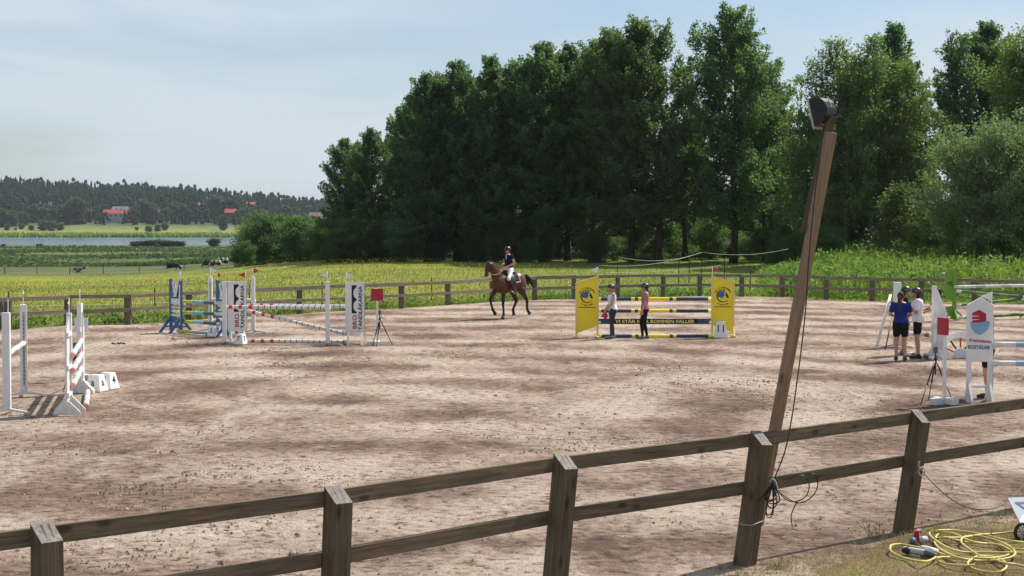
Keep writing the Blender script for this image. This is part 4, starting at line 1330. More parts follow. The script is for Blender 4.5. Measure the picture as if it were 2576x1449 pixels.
wl = empty('small_wheel', hp(2110, 960, 0), R(20), 'small black wheel of a hose cart at the right edge', 'wheel')
ring = [Vector((.085 * math.cos(a), 0, .10 + .085 * math.sin(a))) for a in [i * math.pi / 10 for i in range(21)]]
MB().tube(ring, .018, 8).build('tyre', M['black'], wl, None, None, True)
mb = MB()
for k in range(3):
    a = k * math.pi / 3 + .3
    mb.bar((.075 * math.cos(a), 0, .10 + .075 * math.sin(a)), (-.075 * math.cos(a), 0, .10 - .075 * math.sin(a)), .016, .012)
mb.build('spokes', M['steel'], wl)

# ================================================================== JUMPS
def flag(parent, at, colour, side, r=0):
    """little triangular pennant on a stick, a part of its standard"""
    mb = MB(); mb.tube([Vector(at) - Vector((0, 0, .10)), Vector(at) + Vector((0, 0, .26))], .009, 6)
    st = mb.build('flag_stick', M['white'], parent, None, None, True)
    z0 = at[2] + .26; s = side
    mb = MB()
    n = 5; vs = []
    for i in range(n + 1):
        q = i / n; y = at[1] + .012 * math.sin(q * 4)
        vs += [(at[0] + s * .20 * q, y - .004, z0 - .085 * q - .0), (at[0] + s * .20 * q, y - .004, z0 - .17 + .085 * q - .001),
               (at[0] + s * .20 * q, y + .004, z0 - .085 * q - .0), (at[0] + s * .20 * q, y + .004, z0 - .17 + .085 * q - .001)]
    fs = []
    for i in range(n):
        a = i * 4; b_ = a + 4
        fs += [(a, b_, b_ + 1, a + 1), (a + 2, a + 3, b_ + 3, b_ + 2), (a, a + 2, b_ + 2, b_), (a + 1, b_ + 1, b_ + 3, a + 3)]
    fs += [(0, 1, 3, 2), (n * 4, n * 4 + 2, n * 4 + 3, n * 4 + 1)]
    mb.add(vs, fs)
    mb.build('flag', M[colour], st)
def place(x, y): return P(x, y)
def slim_stand(x, y, H, label, rz=0, fl=None, side=1, group='slim white jump posts', holes=None, w=.115, footmat='steel', foot_l=.42):
    root = empty('jump_post', P(x, y), rz, label, 'jump stand', group)
    mb = MB(); mb.box((0, 0, H / 2 + .03), (w, w * .8, H - .06)); bevel(mb.build('post', M['white'], root), .006)
    if holes:
        mb = MB(); mb.box((0, -w * .4 - .003, H * .52), (w * .30, .006, H * .80)); hs = mb.build('hole_strip', M['steel'], root)
        for k in range(18):
            mb = MB(); mb.box((0, -w * .4 - .0075, H * .15 + k * H * .042), (w * .16, .004, .022)); mb.build('hole', M['ink'], hs)
    for a in (R(200), R(340), R(90)):
        mb = MB(); mb.bar((math.cos(a) * .05, math.sin(a) * .05, .07), (math.cos(a) * foot_l, math.sin(a) * foot_l, .022), .05, .035)
        mb.build('foot', M[footmat], root)
    if fl: flag(root, (0, 0, H), fl, side)
    return root
def tri_foot(root, x, name, mat_, d=.36, h=.34, th=.045, hollow=True):
    """A shaped foot standing across the stand"""
    o_ = [(-d, 0), (d, 0), (d, .05), (.05, h), (-.05, h), (-d, .05)]
    mb = MB()
    if hollow:
        mb.add([(x + e, p[0], p[1]) for e in (-th / 2, th / 2) for p in [(-d, 0), (-d + .09, 0), (0, h - .07), (d - .09, 0), (d, 0), (.05, h), (-.05, h)]],
               [(0, 1, 2, 6), (2, 3, 4, 5), (2, 5, 6), (13, 9, 8, 7), (12, 11, 10, 9), (13, 12, 9), (0, 7, 8, 1), (1, 8, 9, 2), (2, 9, 10, 3), (3, 10, 11, 4), (4, 11, 12, 5), (5, 12, 13, 6), (6, 13, 7, 0)])
        mb.box((x, 0, h * .38), (th * .8, d * .9, .045))
        mb.box((x, 0, h * .45), (th * .9, .05, h * .8))
    else:
        n = len(o_)
        mb.add([(x + e, p[0], p[1]) for e in (-th / 2, th / 2) for p in o_], [list(range(n)), list(reversed(range(n, 2 * n)))] + [[i, i + n, (i + 1) % n + n, (i + 1) % n] for i in range(n)])
    return mb.build(name, M[mat_], root)
def pole_between(a, b_, r, cols, label, group, bands, name='jump_pole', ext=.10):
    """round rail; bands: list of (end fraction, material index)"""
    a = Vector(a); b_ = Vector(b_); d = b_ - a; ln = d.length; dn = d / ln
    a2 = a - dn * ext; L2 = ln + 2 * ext
    c0 = (a + b_) / 2
    pts, mis, last = [a2 - c0], [], 0
    for e, mi in bands:
        pts.append(a2 + dn * (L2 * e) - c0); mis.append(mi); 
    mb = MB()
    # duplicate rings so that the bands have crisp edges
    p2, r2, m2 = [pts[0]], [r], []
    for i in range(1, len(pts)):
        p2.append(pts[i]); r2.append(r); m2.append(mis[i - 1])
    mb.tube(p2, r2, 12, mis=m2)
    me_ = mb.mesh(name, [M[c] for c in cols])
    me_.polygons.foreach_set('use_smooth', [len(p.vertices) == 4 for p in me_.polygons])
    o = link(name, me_, None, c0)
    return tag(o, label, 'pole', group)
def cup(root, at, mat_='steel'):
    MB().box(at, (.09, .07, .05)).build('cup', M[mat_], root)

# ---- BRO oxer ------------------------------------------------------------------
def bro_wing(x, y, rz, label, fl, side):
    root = empty('jump_wing', P(x, y), rz, label, 'jump wing', 'white lettered wings of the oxer')
    w, z0, z1 = .50, .30, 1.66
    mb = MB(); mb.box((0, 0, (z0 + z1) / 2), (w, .04, z1 - z0)); bevel(mb.build('panel', M['white'], root), .006)
    mb = MB()
    for s in (-1, 1): mb.box((s * (w / 2 - .012), -.022, (z0 + z1) / 2), (.028, .02, z1 - z0 - .004))
    mb.box((0, -.022, z1 - .014), (w - .052, .02, .026)); mb.build('edge_moulding', M['white'], root)
    # bridge mark: black bar with two scallops cut from its right side
    mb = MB()
    xa, xb, za, zb = -.085, .045, .83, 1.58
    edge = [(xb, zb)]
    for cz in (1.37, 1.02):
        for k in range(9):
            a = math.pi / 2 + math.pi * k / 8
            edge.append((xb + .085 * math.cos(a), cz + .145 * math.sin(a)))
    edge.append((xb, za))
    poly = [(xa, za)] + [(xa, zb)] + edge
    left = [(xa, p[1]) for p in edge]
    vs = [(p[0], -.0245, p[1]) for p in edge] + [(p[0], -.0245, p[1]) for p in left]
    n = len(edge)
    mb.add(vs, [(i, i + n, i + 1 + n, i + 1) for i in range(n - 1)])
    mb.build('bridge_mark', M['ink'], root)
    mb = MB(); put_text(mb, 'BRO', .15, (.045, .42), -.0245, math.pi / 2, centre=False, offset=.004, fit=.36); mb.build('lettering', M['crimson'], root)
    mb = MB(); put_text(mb, 'TANDLÄKARNA', .135, (.19, .38), -.0245, math.pi / 2, centre=False, offset=.003, fit=1.18); mb.build('lettering', M['ink'], root)
    for s in (-1, 1): tri_foot(root, s * (w / 2 - .07), 'foot', 'white', .30, .36)
    mb = MB(); mb.box((w / 2 + .012, .0, .85), (.012, .035, 1.5)); mb.build('hole_strip', M['hole'], root)
    flag(root, (-.22 if side < 0 else -.23, 0, z1), fl, side)
    return root
bro_wing(597, 861.5, R(4), 'left white wing with black bridge mark and BRO TANDLÄKARNA lettering, red flag', 'red', -1).children
bro_wing(893, 866, R(4), 'right white wing with BRO TANDLÄKARNA lettering, white flag, beside the red square sign', 'white', 1)
# the left wing's flag stands on its right corner
for o in bpy.data.objects:
    if o.name.startswith('flag_stick') and o.parent and o.parent.get('label', '').startswith('left white wing'):
        o.location.x = .45
slim_stand(565, 866, 1.68, 'slim white post in front of the left BRO wing', R(8))
slim_stand(824.5, 869.5, 1.70, 'slim white post with white flag in front of the BRO oxer, right of its middle', R(6), 'white', -1)
rb = [.06, .095, .165, .20, .27, .305]
def bro_bands(n=12):
    out = []; e = .0
    for q in ((.055, 0), (.090, 1), (.150, 0), (.185, 1), (.245, 0), (.28, 1)): out.append(q)
    s0_ = .28
    for k in range(n):
        e = s0_ + (1 - s0_) * (k + 1) / (n + .4)
        out.append((e - .007, 0)); out.append((e, 2))
    out.append((1.0, 0))
    return out
BC = ['white', 'red', 'ink']
pole_between(D(570, 772, 45.75), D(822, 774, 45.15), .05, BC, 'front top pole of the white BRO oxer with red bands', 'white poles of the BRO oxer', bro_bands())
pole_between(D(624, 768.5, 46.4), D(870, 771, 45.7), .05, BC, 'rear top pole of the BRO oxer between the lettered wings', 'white poles of the BRO oxer', bro_bands())
pole_between(D(630, 784, 46.2), D(862, 838, 45.55), .05, BC, 'slanting pole of the BRO oxer running down to the right', 'white poles of the BRO oxer', bro_bands())
pole_between(P(628, 857.5, .06), P(862, 860, .06), .05, BC, 'ground pole of the BRO oxer lying on the sand', 'white poles of the BRO oxer', bro_bands())

# ---- number boxes ----------------------------------------------------------------
def number_box(x, y, txt, txt2, label, rz=0, s=.33, h=.31):
    root = empty('number_marker', P(x, y), rz, label, 'number marker', 'white number markers')
    mb = MB(); a, b_ = s / 2, s / 2 * .62
    vs = [(-a, -a, 0), (a, -a, 0), (a, a, 0), (-a, a, 0), (-b_, -b_, h), (b_, -b_, h), (b_, b_, h), (-b_, b_, h)]
    mb.add(vs, [(0, 3, 2, 1), (0, 1, 5, 4), (1, 2, 6, 5), (2, 3, 7, 6), (3, 0, 4, 7), (4, 5, 6, 7)])
    bevel(mb.build('body', M['whiteplastic'], root), .012, 2)
    sl = (a - b_) / h
    for k, (tx, r_) in enumerate(((txt, 0), (txt2, R(90)))):
        mb = MB(); vs, fs, w = text_geo(tx, h * .62, offset=.003)
        x0 = min(v[0] for v in vs)
        mb.add([((v[0] - x0 - w / 2), -a + sl * (v[1] + h * .36) - .004, v[1] + h * .36) for v in vs], fs)
        mb.build('numeral', M['ink'], root, None, (0, 0, r_))
    return root
number_box(243, 984, 'a', 'a', 'white marker with a bold letter a beside the pink jump', R(-18), .34, .32)
number_box(272, 978, '4', '4', 'white marker with numeral 4 behind the letter a marker', R(-22), .34, .32)
number_box(540, 846, '3', '3', 'white marker with numeral 3 under the blue jump', R(-38), .34, .30)
number_box(606, 866, '7', '7', 'white marker with numeral 7 under the left BRO wing', R(-25), .30, .28)
number_box(1813, 849, '11', '11', 'white marker with numeral 11 in front of the right yellow wing', R(-6), .40, .46)

# ---- blue jump -------------------------------------------------------------------
def blue_wing(x, y, rz, label, H, fl, side):
    root = empty('jump_wing', P(x, y), rz, label, 'jump wing', 'blue jump wings')
    w = .56
    for s in (-1, 1):
        MB().box((s * w / 2, 0, H / 2 + .02), (.09, .07, H - .04 if s < 0 else H - .12)).build('post', M['blue'], root)
    for z in (.50, .62, .74): MB().box((0, 0, z), (w - .09, .04, .03)).build('rung', M['white'], root)
    MB().box((0, 0, .92), (w - .09, .05, .16)).build('label_board', M['white'], root)
    MB().box((0, 0, 1.03), (w - .09, .05, .05)).build('rail', M['blue'], root)
    MB().box((0, 0, .40), (w - .09, .05, .06)).build('rail', M['blue'], root)
    mb = MB()      # V mark
    mb.prism([(-.20, 1.50), (-.07, 1.50), (.02, 1.20), (.10, 1.50), (.20, 1.50), (.06, 1.06), (-.04, 1.06)], -.02, .02)
    mb.build('v_mark', M['white'], root)
    mb = MB(); mb.prism([(-.07, 1.50), (-.03, 1.50), (.03, 1.27), (.02, 1.20)], -.026, -.021); mb.prism([(.20, 1.50), (.23, 1.46), (.10, 1.06), (.06, 1.06)], -.02, .02); mb.build('v_shadow', M['ink'], root)
    MB().box((w / 2, -.042, .82), (.05, .014, 1.2)).build('hole_strip', M['white'], root)
    for s in (-1, 1): tri_foot(root, s * w / 2, 'foot', 'blue', .42, .46)
    flag(root, (w / 2 * (1 if side < 0 else -1), 0, H - .02), fl, side)
    return root
blue_wing(443, 836, R(-48), 'left blue wing with a white V and white flag', 1.58, 'white', -1)
blue_wing(561, 846, R(-50), 'right blue wing partly hidden behind the BRO oxer, red flag', 1.60, 'red', 1)
slim_stand(530, 834, 1.64, 'slim white post with grey strip behind the blue jump, white flag', 0, 'white', 1, holes=True)
slim_stand(637, 837.5, 1.66, 'slim white post with red flag behind the left BRO wing', 0, 'red', 1, footmat='greygreen')
bands = [(.06, 0), (.36, 1), (.62, 2), (.88, 3), (1, 0)]
BL = ['white', 'lime', 'turq', 'slate']
for i, (ya, yb) in enumerate([(758, 763), (785.5, 790), (808, 814.5)]):
    pole_between(D(452, ya, 50.7), D(552, yb, 48.9), .05, BL, ['top', 'middle', 'third'][i] + ' lime and turquoise striped pole of the blue jump', 'striped poles of the blue jump', bands)
pole_between(P(452, 833, .055), P(548, 839, .055), .05, ['white', 'lime', 'greygreen', 'greygreen'], 'striped ground pole of the blue jump', 'striped poles of the blue jump', bands)
pole_between(D(533, 753.5, 51.0), D(635, 755.5, 50.4), .05, ['white'], 'plain white rear pole behind the blue jump', None, [(1, 0)])

# ---- pink jump, left edge -----------------------------------------------------------
slim_stand(18, 1040, 1.72, 'slim white post nearest the left edge with a bare white stick', R(5), None, group='slim posts of the pink jump', footmat='white', w=.13)
for o in list(bpy.data.objects):
    pass
slim_stand(61, 997, 1.72, 'slim white post with hole strip behind the leftmost post, red flag stick', R(20), 'red', .12, group='slim posts of the pink jump', holes=True, footmat='white', w=.125)
MB().tube([P(18, 1040) + Vector((.0, 0, 1.68)), P(18, 1040) + Vector((0, 0, 1.95))], .011, 6)
st = empty('flag_stick', P(20, 1040) + Vector((.02, 0, 1.69)), 0, 'bare white flag stick on the leftmost jump post', 'stick')
MB().tube([(0, 0, 0), (0, 0, .26)], .011, 6).build('stick', M['white'], st)
def slat_wing(x, y, rz, H, label, fl, side, holes=False, w=.62, slope=0.0, nsl=5, group='white slatted wings', fd=.26):
    root = empty('jump_wing', P(x, y), rz, label, 'jump wing', group)
    MB().box((0, 0, H / 2), (.09, .085, H)).build('post', M['white'], root)
    if holes:
        MB().box((0, -.046, H * .5), (.034, .006, H * .8)).build('hole_strip', M['hole'], root)
    for k in range(nsl):
        x_ = .09 + (w - .09) * (k + .5) / nsl
        h2 = H * (1 - slope * (k + 1) / nsl) - .03
        MB().box((x_, 0, .22 + h2 / 2 - .11), ((w - .09) / nsl * .8, .03, h2 - .22)).build('slat', M['white'], root)
    for z in (.34, .80, H * (1 - slope) - .14):
        MB().box((w / 2, .03, z), (w, .028, .07)).build('crosspiece', M['white'], root)
    tri_foot(root, 0, 'foot', 'white', fd, .27, .05, False)
    tri_foot(root, w - .04, 'foot', 'white', fd * .85, .22, .05, False)
    for z in (.42, .72, 1.0, 1.22): MB().box((-.07, -.01, z), (.06, .07, .08)).build('cup', M['white'], root)
    if fl: flag(root, (0, 0, H), fl, side)
    return root
slat_wing(176, 1036, R(-82), 1.70, 'near slatted white wing of the pink jump seen edge on, white flag', 'white', .45, w=.5, slope=.12)
slat_wing(203, 989, R(82), 1.72, 'far white wing of the pink jump with a dark hole strip, red flag', 'red', .3, True, w=.18, slope=.25, nsl=2)
pk = [(.10, 0), (.20, 1), (.44, 2), (.56, 1), (.80, 2), (.90, 1), (1, 0)]
PK = ['pink', 'white', 'greygreen']
for i, z in enumerate((.98, .72, .46)):
    a = P(181, 1036); b_ = P(204, 990)
    pole_between((a.x + .02, a.y, z), (b_.x + .02, b_.y, z + .03), .05, PK, ['top', 'middle', 'lowest'][i] + ' pink and white pole of the front of the pink jump', 'pink and white poles', pk)
a = P(216, 1022, .05); b_ = P(221, 985, .05)
pole_between(a, b_, .05, PK, 'pink and white ground pole on the sand by the pink jump', 'pink and white poles', pk, ext=.02)
a = P(21, 1038); b_ = P(61, 998)
pole_between((a.x, a.y, 1.0), (b_.x, b_.y, 1.0), .05, PK, 'pink and white rear pole at the left edge', 'pink and white poles', pk)

# ---- tripods and square signs ---------------------------------------------------------
def tripod(top, feet, label, head=True):
    base = Vector((top.x, top.y, 0))
    root = empty('tripod', base, 0, label, 'tripod', 'black tripods')
    tp = top - base
    hub = tp - Vector((0, 0, .14))
    for f in feet:
        f = f - base; k = hub.lerp(f, .55)
        MB().tube([hub, k], .014, 8).build('leg', M['black'], root, None, None, True)
        lg = MB().tube([k, f], .009, 8).build('lower_leg', M['black'], root, None, None, True)
        MB().ell(k, .022).build('clamp', M['black'], root, None, None, True)
    MB().tube([hub - Vector((0, 0, .28)), tp], .014, 8).build('centre_column', M['black'], root, None, None, True)
    MB().ell(hub, (.035, .035, .03)).build('hub', M['black'], root, None, None, True)
    MB().box(tp + Vector((0, 0, .03)), (.07, .06, .11)).build('timing_sensor', M['slate'], root)
    MB().tube([hub + Vector((.01, 0, .05)), hub + Vector((.17, -.05, .0))], .008, 6).build('pan_handle', M['black'], root, None, None, True)
    return root
def square_sign(x, y, H, size, colour, label, rz=0, thick=.02, basew=.55):
    root = empty('square_sign', P(x, y), rz, label, 'sign', 'square signs of the timing')
    MB().box((0, 0, H / 2), (.05, .05, H)).build('post', M['white'], root)
    bevel(MB().box((-.0, -.04, H - size * .5), (size, thick, size)).build('plate', M[colour], root), .004)
    MB().box((0, 0, .055), (basew, .12, .10)).build('foot', M['white'], root)
    MB().box((0, 0, .052), (.13, basew, .115)).build('foot', M['white'], root)
    return root
square_sign(949, 868, 1.50, .32, 'crimson', 'crimson square sign on a white post right of the BRO oxer', R(5))
tripod(D(955.5, 788, 45.0), [P(937, 870), P(947, 872), P(988, 869)], 'black tripod with timing sensor in front of the crimson sign by the BRO oxer')
rs = square_sign(2375, 1016, 1.55, .31, 'crimson', 'crimson square sign on a white post seen obliquely near the right wing', R(-66))
tripod(D(2353.5, 884, 30.9), [P(2316, 1018), P(2336, 1005), P(2399, 1014)], 'black tripod left of the white house-shaped wing')
square_sign(207, 955, 1.28, .29, 'white', 'white square sign behind the far wing of the pink jump', R(-4), basew=.3)
tripod(D(189, 873, 32.3), [P(160, 980), P(200, 960), P(217, 953)], 'black tripod hidden behind the pink jump')

# ---- yellow jump -----------------------------------------------------------------------
def arc_text(mb, txt, cx, cz, r, a0, a1, size, y, flip=False):
    n = len(txt)
    for i, ch in enumerate(txt):
        a = a0 + (a1 - a0) * (i + .5) / n
        x = cx + r * math.cos(a); z = cz + r * math.sin(a)
        put_text(mb, ch, size, (x, z), y, a - math.pi / 2 if not flip else a + math.pi / 2, offset=.002)
def yellow_wing(x, y, rz, mirror, label, fl):
    s = -1 if mirror else 1
    root = empty('jump_wing', P(x, y), rz, label, 'jump wing', 'yellow wings')
    w = .60; Hi, Lo = 1.74, 1.54      # inner post higher
    MB().box((s * w / 2, 0, Hi / 2), (.055, .07, Hi)).build('post', M['yellowedge'], root)
    MB().box((-s * w / 2, 0, Lo / 2), (.055, .07, Lo)).build('post', M['yellowedge'], root)
    mb = MB(); e = w / 2 - .02
    poly = [(-s * e, .13), (s * e, .33), (s * e, Hi - .03), (-s * e, Lo - .03)]
    mb.prism(poly, -.02, .02); mb.build('panel', M['yellow'], root)
    mb = MB(); mb.bar((-s * (w / 2 + .02), 0, Lo - .01), (s * (w / 2 + .02), 0, Hi - .005), .085, .035); mb.build('cap_rail', M['yellowedge'], root)
    mb = MB(); mb.box((0, -.024, .86), (w - .12, .012, .014)); mb.build('ledge', M['ink'], root)
    # club emblem: ring, horse head, lettering on arcs
    cx, cz, yv = 0.0, 1.17, -.0235
    mb = MB()
    n = 26; a0, a1 = R(62), R(318)
    vs = []
    for i in range(n + 1):
        a = a0 + (a1 - a0) * i / n
        th = .012 + .020 * math.sin(math.pi * i / n)
        vs += [(cx + (.185 - th) * math.cos(a), yv, cz + (.185 - th) * math.sin(a)), (cx + .187 * math.cos(a), yv, cz + .187 * math.sin(a))]
    mb.add(vs, [(2 * i, 2 * i + 1, 2 * i + 3, 2 * i + 2) for i in range(n)])
    arc_text(mb, 'KRISTINEHAMNS', cx, cz, .215, R(158), R(22), .060, yv)
    arc_text(mb, 'RIDKLUBB', cx, cz, .275, R(232), R(308), .058, yv, True)
    mb.build('emblem_ring', M['ink'], root)
    mb = MB()      # horse head, blue mane
    mane = [(-.145, -.02), (-.14, .05), (-.10, .11), (-.03, .145), (.02, .14), (.05, .16), (.06, .12), (.03, .05), (.05, .0), (.0, -.03), (.01, -.07), (-.06, -.05)]
    c_ = [(cx + p[0], yv - .001, cz + p[1]) for p in mane]
    mb.add(c_ + [(cx - .03, yv - .001, cz + .05)], [(i, (i + 1) % len(c_), len(c_)) for i in range(len(c_))])
    mb.build('emblem_mane', M['blue'], root)
    mb = MB()
    face = [(.065, .12), (.09, .10), (.12, .06), (.165, -.03), (.16, -.06), (.13, -.065), (.11, -.04), (.09, -.05), (.10, -.01), (.06, .03), (.085, .07)]
    c_ = [(cx + p[0], yv - .001, cz + p[1]) for p in face]
    mb.add(c_ + [(cx + .105, yv - .001, cz + .02)], [(i, (i + 1) % len(c_), len(c_)) for i in range(len(c_))])
    mb.build('emblem_head', M['ink'], root)
    for k in (-1, 1):
        mb = MB(); mb.box((k * w / 2, 0, .028), (.07, .62, .05)); mb.build('foot', M['yellowedge'], root)
    if mirror: MB().bar((s * w / 2 * -1, 0, .32), (-s * (w / 2) - .0, -.28, .03), .04, .04).build('brace', M['yellowedge'], root)
    flag(root, (s * (w / 2), 0, Hi), fl, -s)
    return root
yellow_wing(1476.5, 849.5, R(0), False, 'left yellow wing with blue horse head emblem and white flag', 'white')
yellow_wing(1818, 847.5, R(0), True, 'right yellow wing with blue horse head emblem and red flag', 'red')
yb_ = [(.03, 1), (.295, 0), (.325, 1), (.355, 0), (.385, 1), (.63, 1), (.66, 0), (.69, 1), (.97, 0), (1, 1)]
dy = 48.95
for i, y in enumerate((752.3, 782.3)):
    pole_between(D(1506, y, dy), D(1787, y, dy), .05, ['navy', 'yellow'], ['top', 'second'][i] + ' navy and yellow round pole of the yellow jump', 'navy and yellow poles', yb_, ext=.03)
pole_between(P(1508, 845.5, .05), P(1787, 845.5, .05), .05, ['navy', 'yellow'], 'navy and yellow ground pole of the yellow jump', 'navy and yellow poles', yb_, ext=.03)
pa = D(1505, 808.5, dy); pb = D(1790, 808.5, dy)
pl = empty('jump_plank', (pa + pb) / 2, 0, 'navy plank with cream lettering VI STÅR NÄR BOMMEN FALLER', 'plank')
ln = (pb - pa).length
MB().box((0, 0, 0), (ln, .03, .155)).build('board', M['navy'], pl)
MB().box((0.02, -.0165, 0), (ln * .74, .004, .145)).build('name_strip', M['ink'], pl)
mb = MB(); put_text(mb, 'VI STÅR NÄR BOMMEN FALLER', .125, (.0, -.042), -.0205, fit=ln * .70, offset=.004); mb.build('lettering', M['cream'], pl)
for s in (-1, 1): MB().box((s * (ln / 2 - .04), -.0, -.02), (.06, .034, .07)).build('hanger', M['white'], pl)

# ---- white jump by the group of girls -------------------------------------------------------
r1 = slim_stand(2256, 874, 1.70, 'tapering white post behind the girl in blue', R(-10), None, group='white posts of the right jump', w=.20)
slat_wing(2349, 901, R(-68), 1.74, 'white slatted wing with sloping top right of the girls', None, 1, w=.46, slope=.30, nsl=9, fd=.24, group='white posts of the right jump')
pole_between(P(2204, 878, .03), D(2240, 742, 44.6), .035, ['white'], 'long white pole leaning up left of the girl in blue', None, [(1, 0)], 'leaning_pole', ext=0)
rk = pole_between(P(2227, 879, .03), D(2246, 790, 44.2), .018, ['brown'], 'thin dark stick leaning left of the girl in blue', None, [(1, 0)], 'leaning_stick', ext=0)
rk['category'] = 'stick'
br_ = [(.12, 0), (.3, 1), (.45, 0), (.62, 1), (.78, 0), (.92, 1), (1, 0)]
pole_between(P(2262, 886, .05), P(2343, 900, .05), .05, ['white', 'brown'], 'brown and white ground pole behind the girls', 'brown and white poles', br_)
pole_between(D(2268, 838, 44.3), D(2346, 844, 41.2), .05, ['white', 'brown'], 'brown and white pole hanging at knee height behind the girls', 'brown and white poles', br_)
# half wheel filler
hw = empty('wheel_filler', P(2416, 900.5), R(-4), 'white half wheel jump filler with red and black spokes', 'jump filler')
mb = MB(); n = 18; Ro, Ri = .56, .42
vs = []
for i in range(n + 1):
    a = math.pi * i / n
    for r_ in (Ri, Ro):
        for y_ in (-.02, .02): vs.append((r_ * math.cos(a), y_, .07 + r_ * math.sin(a)))
fs = []
for i in range(n):
    a = i * 4; b_ = a + 4
    fs += [(a, b_, b_ + 2, a + 2), (a + 1, a + 3, b_ + 3, b_ + 1), (a, a + 1, b_ + 1, b_), (a + 2, b_ + 2, b_ + 3, a + 3)]
fs += [(0, 2, 3, 1), (n * 4, n * 4 + 1, n * 4 + 3, n * 4 + 2)]
mb.add(vs, fs); mb.build('rim', M['white'], hw)
mb = MB(); mb.add([(r_ * math.cos(math.pi * i / 10), y_, .07 + r_ * math.sin(math.pi * i / 10)) for y_ in (-.025, .025) for r_, i in [(.17, i) for i in range(11)]],
                  [list(range(11)), list(reversed(range(11, 22)))] + [[i, i + 11, i + 12, i + 1] for i in range(10)] + [[10, 21, 11, 0]])
mb.build('hub', M['white'], hw)
for k, a in enumerate((25, 55, 90, 125, 155)):
    a = R(a)
    MB().bar((.18 * math.cos(a), 0, .07 + .18 * math.sin(a)), (.43 * math.cos(a), 0, .07 + .43 * math.sin(a)), .035, .035).build('spoke', M['red'] if k % 2 == 0 else M['ink'], hw)
MB().box((0, .0, .035), (1.25, .05, .07)).build('base_board', M['white'], hw)

# ---- house-shaped wing --------------------------------------------------------------------
kw = empty('jump_wing', P(2463, 1011), R(-3), 'white house-shaped wing with red and blue emblem and BOSTÄDER lettering', 'jump wing')
w = .47; zs, zp, zb = 1.76, 1.90, .73
mb = MB(); mb.prism([(-w / 2, zb), (w / 2, zb), (w / 2, zs), (0.01, zp), (-w / 2, zs)], -.03, .03); bevel(mb.build('panel', M['white'], kw), .006)
for s in (-1, 1):
    MB().box((s * (w / 2 - .045), 0, .40), (.085, .055, .80)).build('leg', M['white'], kw)
    tri_foot(kw, s * (w / 2 - .05), 'foot', 'white', .34, .36)
MB().box((0, 0, .28), (w - .18, .05, .05)).build('crossbar', M['white'], kw)
MB().box((w / 2 + .004, 0, .78), (.008, .05, 1.5)).build('hole_strip', M['hole'], kw)
yv = -.0335
mb = MB()
mb.add([(p[0], yv, p[1]) for p in [(-.02, 1.43), (.105, 1.47), (.105, 1.60), (-.02, 1.675), (-.02, 1.43)][:4]], [(0, 1, 2, 3)])
for k in range(3):
    z = 1.455 + k * .062
    mb.add([(p[0], yv, p[1]) for p in [(-.145, z - .012), (-.02, z - .012 + .0), (-.02, z + .040), (-.145, z + .028 + (.0 if k < 2 else .02))]], [(0, 1, 2, 3)])
mb.add([(p[0], yv, p[1]) for p in [(-.145, 1.615), (-.02, 1.62), (-.02, 1.675)]], [(0, 1, 2)])
mb.build('house_emblem', M['crimson'], kw)
mb = MB()
sh = [(-.185, 1.465), (-.10, 1.44), (.0, 1.455), (.09, 1.475), (.165, 1.465), (.17, 1.41), (.14, 1.33), (.08, 1.26), (-.01, 1.215), (-.10, 1.26), (-.16, 1.34)]
c_ = [(p[0], yv, p[1]) for p in sh]; mb.add(c_ + [(0, yv, 1.36)], [(i, (i + 1) % len(c_), len(c_)) for i in range(len(c_))])
mb.build('shield_emblem', M['lblue'], kw)
mb = MB(); put_text(mb, 'Kristinehamns', .085, (.0, 1.085), yv, R(-4), fit=.41, shear=.35, offset=.002); mb.build('lettering', M['crimson'], kw)
mb = MB(); put_text(mb, 'BOSTÄDER', .088, (-.015, .965), yv, R(-2), fit=.40, offset=.004); mb.build('lettering', M['midblue'], kw)
for z in (1.0, .66): MB().box((w / 2 + .03, -.03, z), (.07, .07, .05)).build('cup', M['white'], kw)
flag(kw, (.22, .06, zs - .02), 'white', -1)
wb = [(.05, 0), (.13, 0), (.18, 1), (.35, 0), (.40, 1), (.57, 0), (.62, 1), (.80, 0), (.85, 1), (1, 0)]
a1_ = D(2509, 866.5, 30.75); 
pole_between(a1_, a1_ + Vector((3.0, -.35, .0)), .05, ['white', 'lblue'], 'upper white and light blue pole at the right edge', 'white and light blue poles', wb)
a2_ = D(2509, 914, 30.75)
pole_between(a2_, a2_ + Vector((3.0, -.35, .0)), .05, ['white', 'lblue'], 'lower white and light blue pole at the right edge', 'white and light blue poles', wb)
slim_stand(2925, 1019, 1.7, 'white wing post carrying the light blue poles beyond the right edge', 0)

# ---- green jump ------------------------------------------------------------------------------
def green_wing(x, y, rz, label, s):
    root = empty('jump_wing', P(x, y), rz, label, 'jump wing', 'green leaf-shaped wings')
    H = 1.62
    MB().box((0, 0, H / 2), (.13, .07, H)).build('post', M['green'], root)
    def half(cz, r_, x0):
        mb = MB(); poly = [(x0 * s, cz - r_)] + [(s * (x0 - r_ * .95 * math.cos(-math.pi / 2 + math.pi * k / 12)), cz + r_ * math.sin(-math.pi / 2 + math.pi * k / 12)) for k in range(13)]
        mb.prism(poly, -.02, .02); mb.build('leaf_board', M['green'], root)
    half(.98, .32, -.06); half(1.42, .30, -.06)
    mb = MB(); mb.prism([(-s * .42, .12), (-s * .06, .12), (-s * .06, .46), (-s * .42, .42)], -.02, .02); mb.build('leaf_board', M['green'], root)
    mb = MB(); mb.prism([(-.03, H - .02), (.06, H - .02), (.05, H + .12)], -.02, .02); mb.build('tip', M['green'], root)
    for q in (-.0, -.36): tri_foot(root, s * q, 'foot', 'green', .34, .36, .05, False)
    MB().bar((s * .06, 0, .30), (s * .38, 0, .02), .05, .05).build('brace', M['green'], root)
    return root
